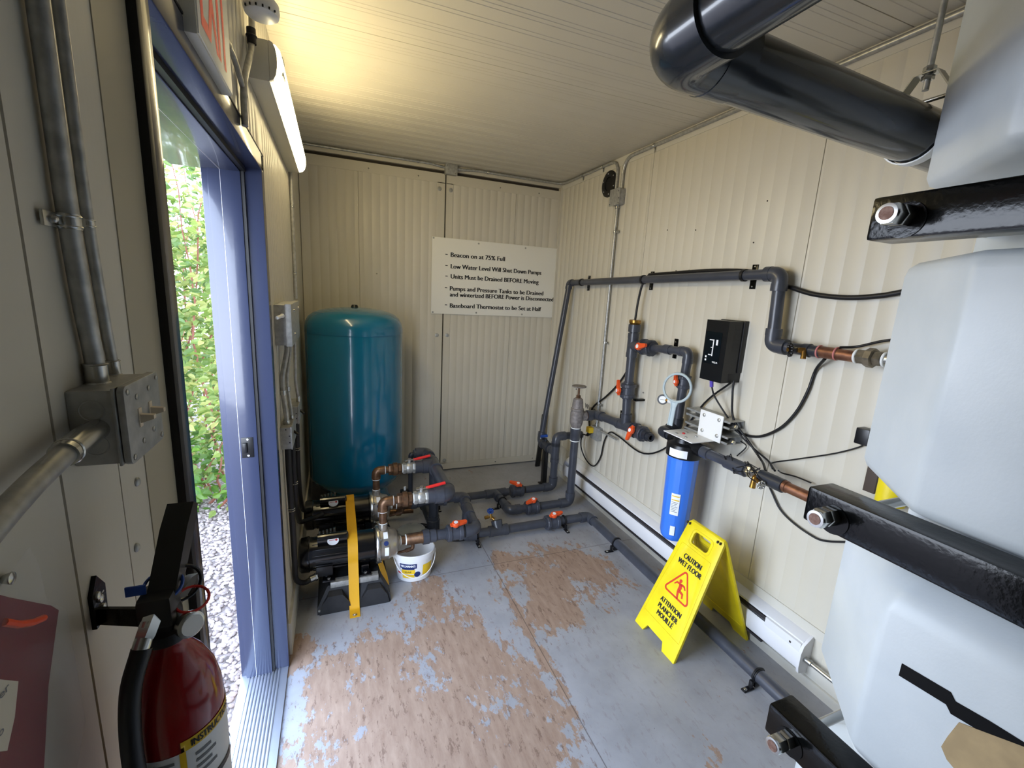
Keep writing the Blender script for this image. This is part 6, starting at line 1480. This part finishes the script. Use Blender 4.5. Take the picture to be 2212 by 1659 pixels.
# ------------------------------------------------------------------ white water tank with steel bars
def tank_section(z, inset):
    x0, x1, y0_, y1_, ch, r_ = 1.2, 2.02, -0.95, 0.622, 0.195, 0.012
    x0 += inset; x1 -= inset * .3; y0_ += inset; y1_ -= inset; chn = max(0.08, ch - inset * 0.45)
    corners = [(x0, y0_ + chn), (x0, y1_ - chn), (x0 + chn, y1_), (x1 - chn, y1_), (x1, y1_ - chn), (x1, y0_ + chn), (x1 - chn, y0_), (x0 + chn, y0_)]
    out = []; n = len(corners)
    for i in range(n):
        p = V(corners[i]).to_2d(); a = V(corners[i - 1]).to_2d() - p; b_ = V(corners[(i + 1) % n]).to_2d() - p
        ta = min(r_, a.length * .45); p0 = p + a.normalized() * ta; p1 = p + b_.normalized() * min(r_, b_.length * .45)
        for k in range(5):
            w_ = k / 4; q = p0 * (1 - w_) ** 2 + p * (2 * w_ * (1 - w_)) + p1 * w_ ** 2; out.append((q.x, q.y, z))
    return out
t = thing('water_tank', 'large translucent white plastic water tank with waist grooves, right beside the camera', 'tank', (1.6, -0.2, 0.0))
prof = [(0.0, 0.06), (0.03, 0.02), (0.06, 0.0), (0.50, 0.0), (0.545, 0.012), (0.585, 0.05), (0.60, 0.075), (0.70, 0.075), (0.72, 0.055), (0.765, 0.010), (0.785, 0.0), (1.095, 0.0), (1.125, 0.012), (1.165, 0.045), (1.18, 0.085), (1.278, 0.085), (1.286, 0.03), (1.298, 0.006), (1.315, 0.0),
        (1.730, 0.0), (1.748, 0.004), (1.760, 0.016), (1.768, 0.085), (1.895, 0.085), (1.906, 0.03), (1.916, 0.006), (1.932, 0.0), (2.32, 0.0), (2.36, 0.012), (2.40, 0.06)]
mb = MB(); mb.ring_tube([tank_section(z, i_) for z, i_ in prof], True); mb.build('body', 'tank_poly', t, sharp=60)
mb = MB(); A_ = [pX(px, py, 1.1985) for px, py in ((1945, 1446), (1985, 1470), (2048, 1508), (2058, 1528), (2130, 1570), (2212, 1622), (2300, 1678))]
mb.ribbon([V((1.1985, q.y, q.z)) for q in A_], Z1, 0.026, 0.0016); mb.build('black_tape', 'tape_black', t)
c_ = [pX(px, py, 1.1988) for px, py in ((2072, 1560), (2048, 1590), (2034, 1612), (2046, 1640), (2075, 1675), (2110, 1760), (2420, 1900), (2420, 1690))]
mb = MB(); mb.prism([(q.y, q.z) for q in c_], (1.1990, 0, 0), Y1, Z1, 0.002, n=-X1); mb.build('brown_patch', 'cardboard', t)
def tank_bar(label, zc, xface, yend, hh=0.0375, dx=0.075):
    t = thing('tank_bar', label, 'steel bar', (xface + dx / 2, -0.1, zc), 'black steel bars round the water tank')
    mb = MB(); mb.bb((xface, -1.15, zc - hh), (xface + dx, yend, zc + hh), 0.006); mb.build('bar', 'black_paint', t)
    yn = yend - 0.055; zn_ = zc - 0.002
    mb = MB(); mb.cyl((xface - 0.047, yn, zn_), (2.14, yn, zn_), 0.0105, n=20); mb.build('rod', 'zinc', t)
    mb = MB(); mb.hexa((xface - 0.020, yn, zn_), (xface, yn, zn_), 0.0195); mb.build('nut', 'zinc', t)
    mb = MB(); mb.hexa((xface - 0.044, yn, zn_), (xface - 0.022, yn, zn_), 0.0195); mb.lathe((xface - 0.044, yn, zn_), -X1, [(0, 0.0175), (0.005, 0.0165), (0.0055, 0.0115)], 24); mb.build('nut', 'zinc', t)
    mb = MB(); mb.lathe((xface - 0.047, yn, zn_), -X1, [(0, 0.0112), (0.0035, 0.0112)], 20); mb.build('rod_end', 'rusty_end', t)
    mb = MB(); mb.lathe((xface - 0.0015, yn - 0.004, zn_ - 0.006), X1, [(0, 0.030), (0.0015, 0.030)], 28); mb.build('washer', 'black_paint', t)
    return t
tank_bar('upper black steel bar bolted round the white tank, above eye level', 1.817, 1.145, 0.562)
tank_bar('middle black steel bar bolted round the white tank', 1.251, 1.145, 0.575)
tank_bar('lowest black steel bar bolted round the white tank near the floor pipe', 0.716, 1.145, 0.566)
t = thing('wall_frame', 'dark frame with a white strip hung on the right wall behind the tank', 'frame', (2.13, 0.95, 0.97))
a = pX(1890, 1050, W - 0.02)
mb = MB(); mb.bb((W - 0.03, 0.955, 0.97), (W - 0.001, 0.995, 1.16), 0.002); mb.build('frame_edge', 'brown_post', t)
mb = MB(); mb.bb((W - 0.02, 0.938, 0.97), (W - 0.001, 0.954, 1.16), 0.001); mb.build('white_strip', 'label_white', t)
t = thing('yellow_bag', 'yellow plastic bag hanging on the right wall behind the tank', 'bag', (2.1, 0.85, 0.97))
mb = MB(); q = pX(1915, 1070, 2.10); mb.lathe((2.119, q.y - 0.005, 0.955), Z1, [(0, 0.02), (0.01, 0.045), (0.10, 0.046), (0.15, 0.030), (0.19, 0.012), (0.20, 0.004)], 20); mb.build('body', 'sign_yellow', t)
t = thing('plastic_tub', 'white object lying on the floor under the lowest tank bar', 'tub', (1.0, 0.6, 0))
q = pZ(1722, 1662, 0.05); mb = MB(); mb.lathe((q.x + 0.10, q.y - 0.10, 0.0), Z1, [(0, 0.09), (0.10, 0.10), (0.12, 0.07)], 24); mb.build('body', 'white_plastic', t)

# ------------------------------------------------------------------ large vent pipe overhead
yp, RB = 0.700, 0.0572
pc_ = pY(1463, 96, yp); pe_ = pY(2018, 308, yp); zp = pc_.z
t = thing('overhead_pipe', 'large dark grey plastic pipe with an elbow hanging under the ceiling', 'pipework', (0.9, yp, zp))
xe = pc_.x; sl = (pe_.z - pc_.z) / (pe_.x - pc_.x); zat = lambda x: zp + sl * (x - xe)
mb = MB(); straight(mb, (xe + 0.05, yp, zat(xe + 0.05)), (W - 0.001, yp, zat(W)), RB); mb.build('pipe', 'pvc_big', t)
mb = MB(); straight(mb, (xe, yp - 0.05, zp), (xe - 0.02, -1.5, zp + 0.01), RB); mb.build('pipe', 'pvc_big', t)
mb = MB(); mb.tube([(xe + 0.125, yp, zp), (xe, yp, zp), (xe, yp - 0.105, zp)], RB * 1.10, 40, 0.105, 14); mb.cyl((xe, yp - 0.05, zp), (xe, yp - 0.106, zp), RB * 1.125, n=40); mb.cyl((xe + 0.07, yp, zp), (xe + 0.126, yp, zp), RB * 1.125, n=40)
mb.build('elbow', 'pvc_big', t)
xh = 1.47
t = thing('pipe_hanger', 'zinc clevis hanger and threaded rod holding the overhead pipe', 'hanger', (xh, yp, zp + 0.1))
mb = MB(); zz = zat(xh)
loop = [V((xh, yp + (RB + 0.004) * math.cos(a), zz + (RB + 0.004) * math.sin(a))) for a in [math.radians(x) for x in range(-200, 21, 10)]]
mb.ribbon(loop, X1, 0.025, 0.003); mb.build('saddle', 'ptfe', t)
mb = MB(); mb.ribbon([(xh, yp - RB - 0.006, zz - 0.02), (xh, yp - RB - 0.006, zz + 0.062), (xh, yp - 0.022, zz + 0.125), (xh, yp + 0.022, zz + 0.125), (xh, yp + RB + 0.006, zz + 0.062), (xh, yp + RB + 0.006, zz - 0.02)], X1, 0.026, 0.003); mb.build('yoke', 'zinc', t)
mb = MB(); mb.cyl((xh, yp - RB - 0.02, zz + 0.068), (xh, yp + RB + 0.02, zz + 0.068), 0.0045, n=12); mb.build('cross_bolt', 'zinc', t)
mb = MB(); mb.cyl((xh, yp, zz + 0.092), (xh + 0.02, yp + 0.01, H), 0.0062, n=14); mb.build('rod', 'galvanised', t)
for z in (0.112, 0.130):
    mb = MB(); mb.hexa((xh, yp, zz + z), (xh, yp, zz + z + 0.010), 0.012); mb.build('nut', 'zinc', t)
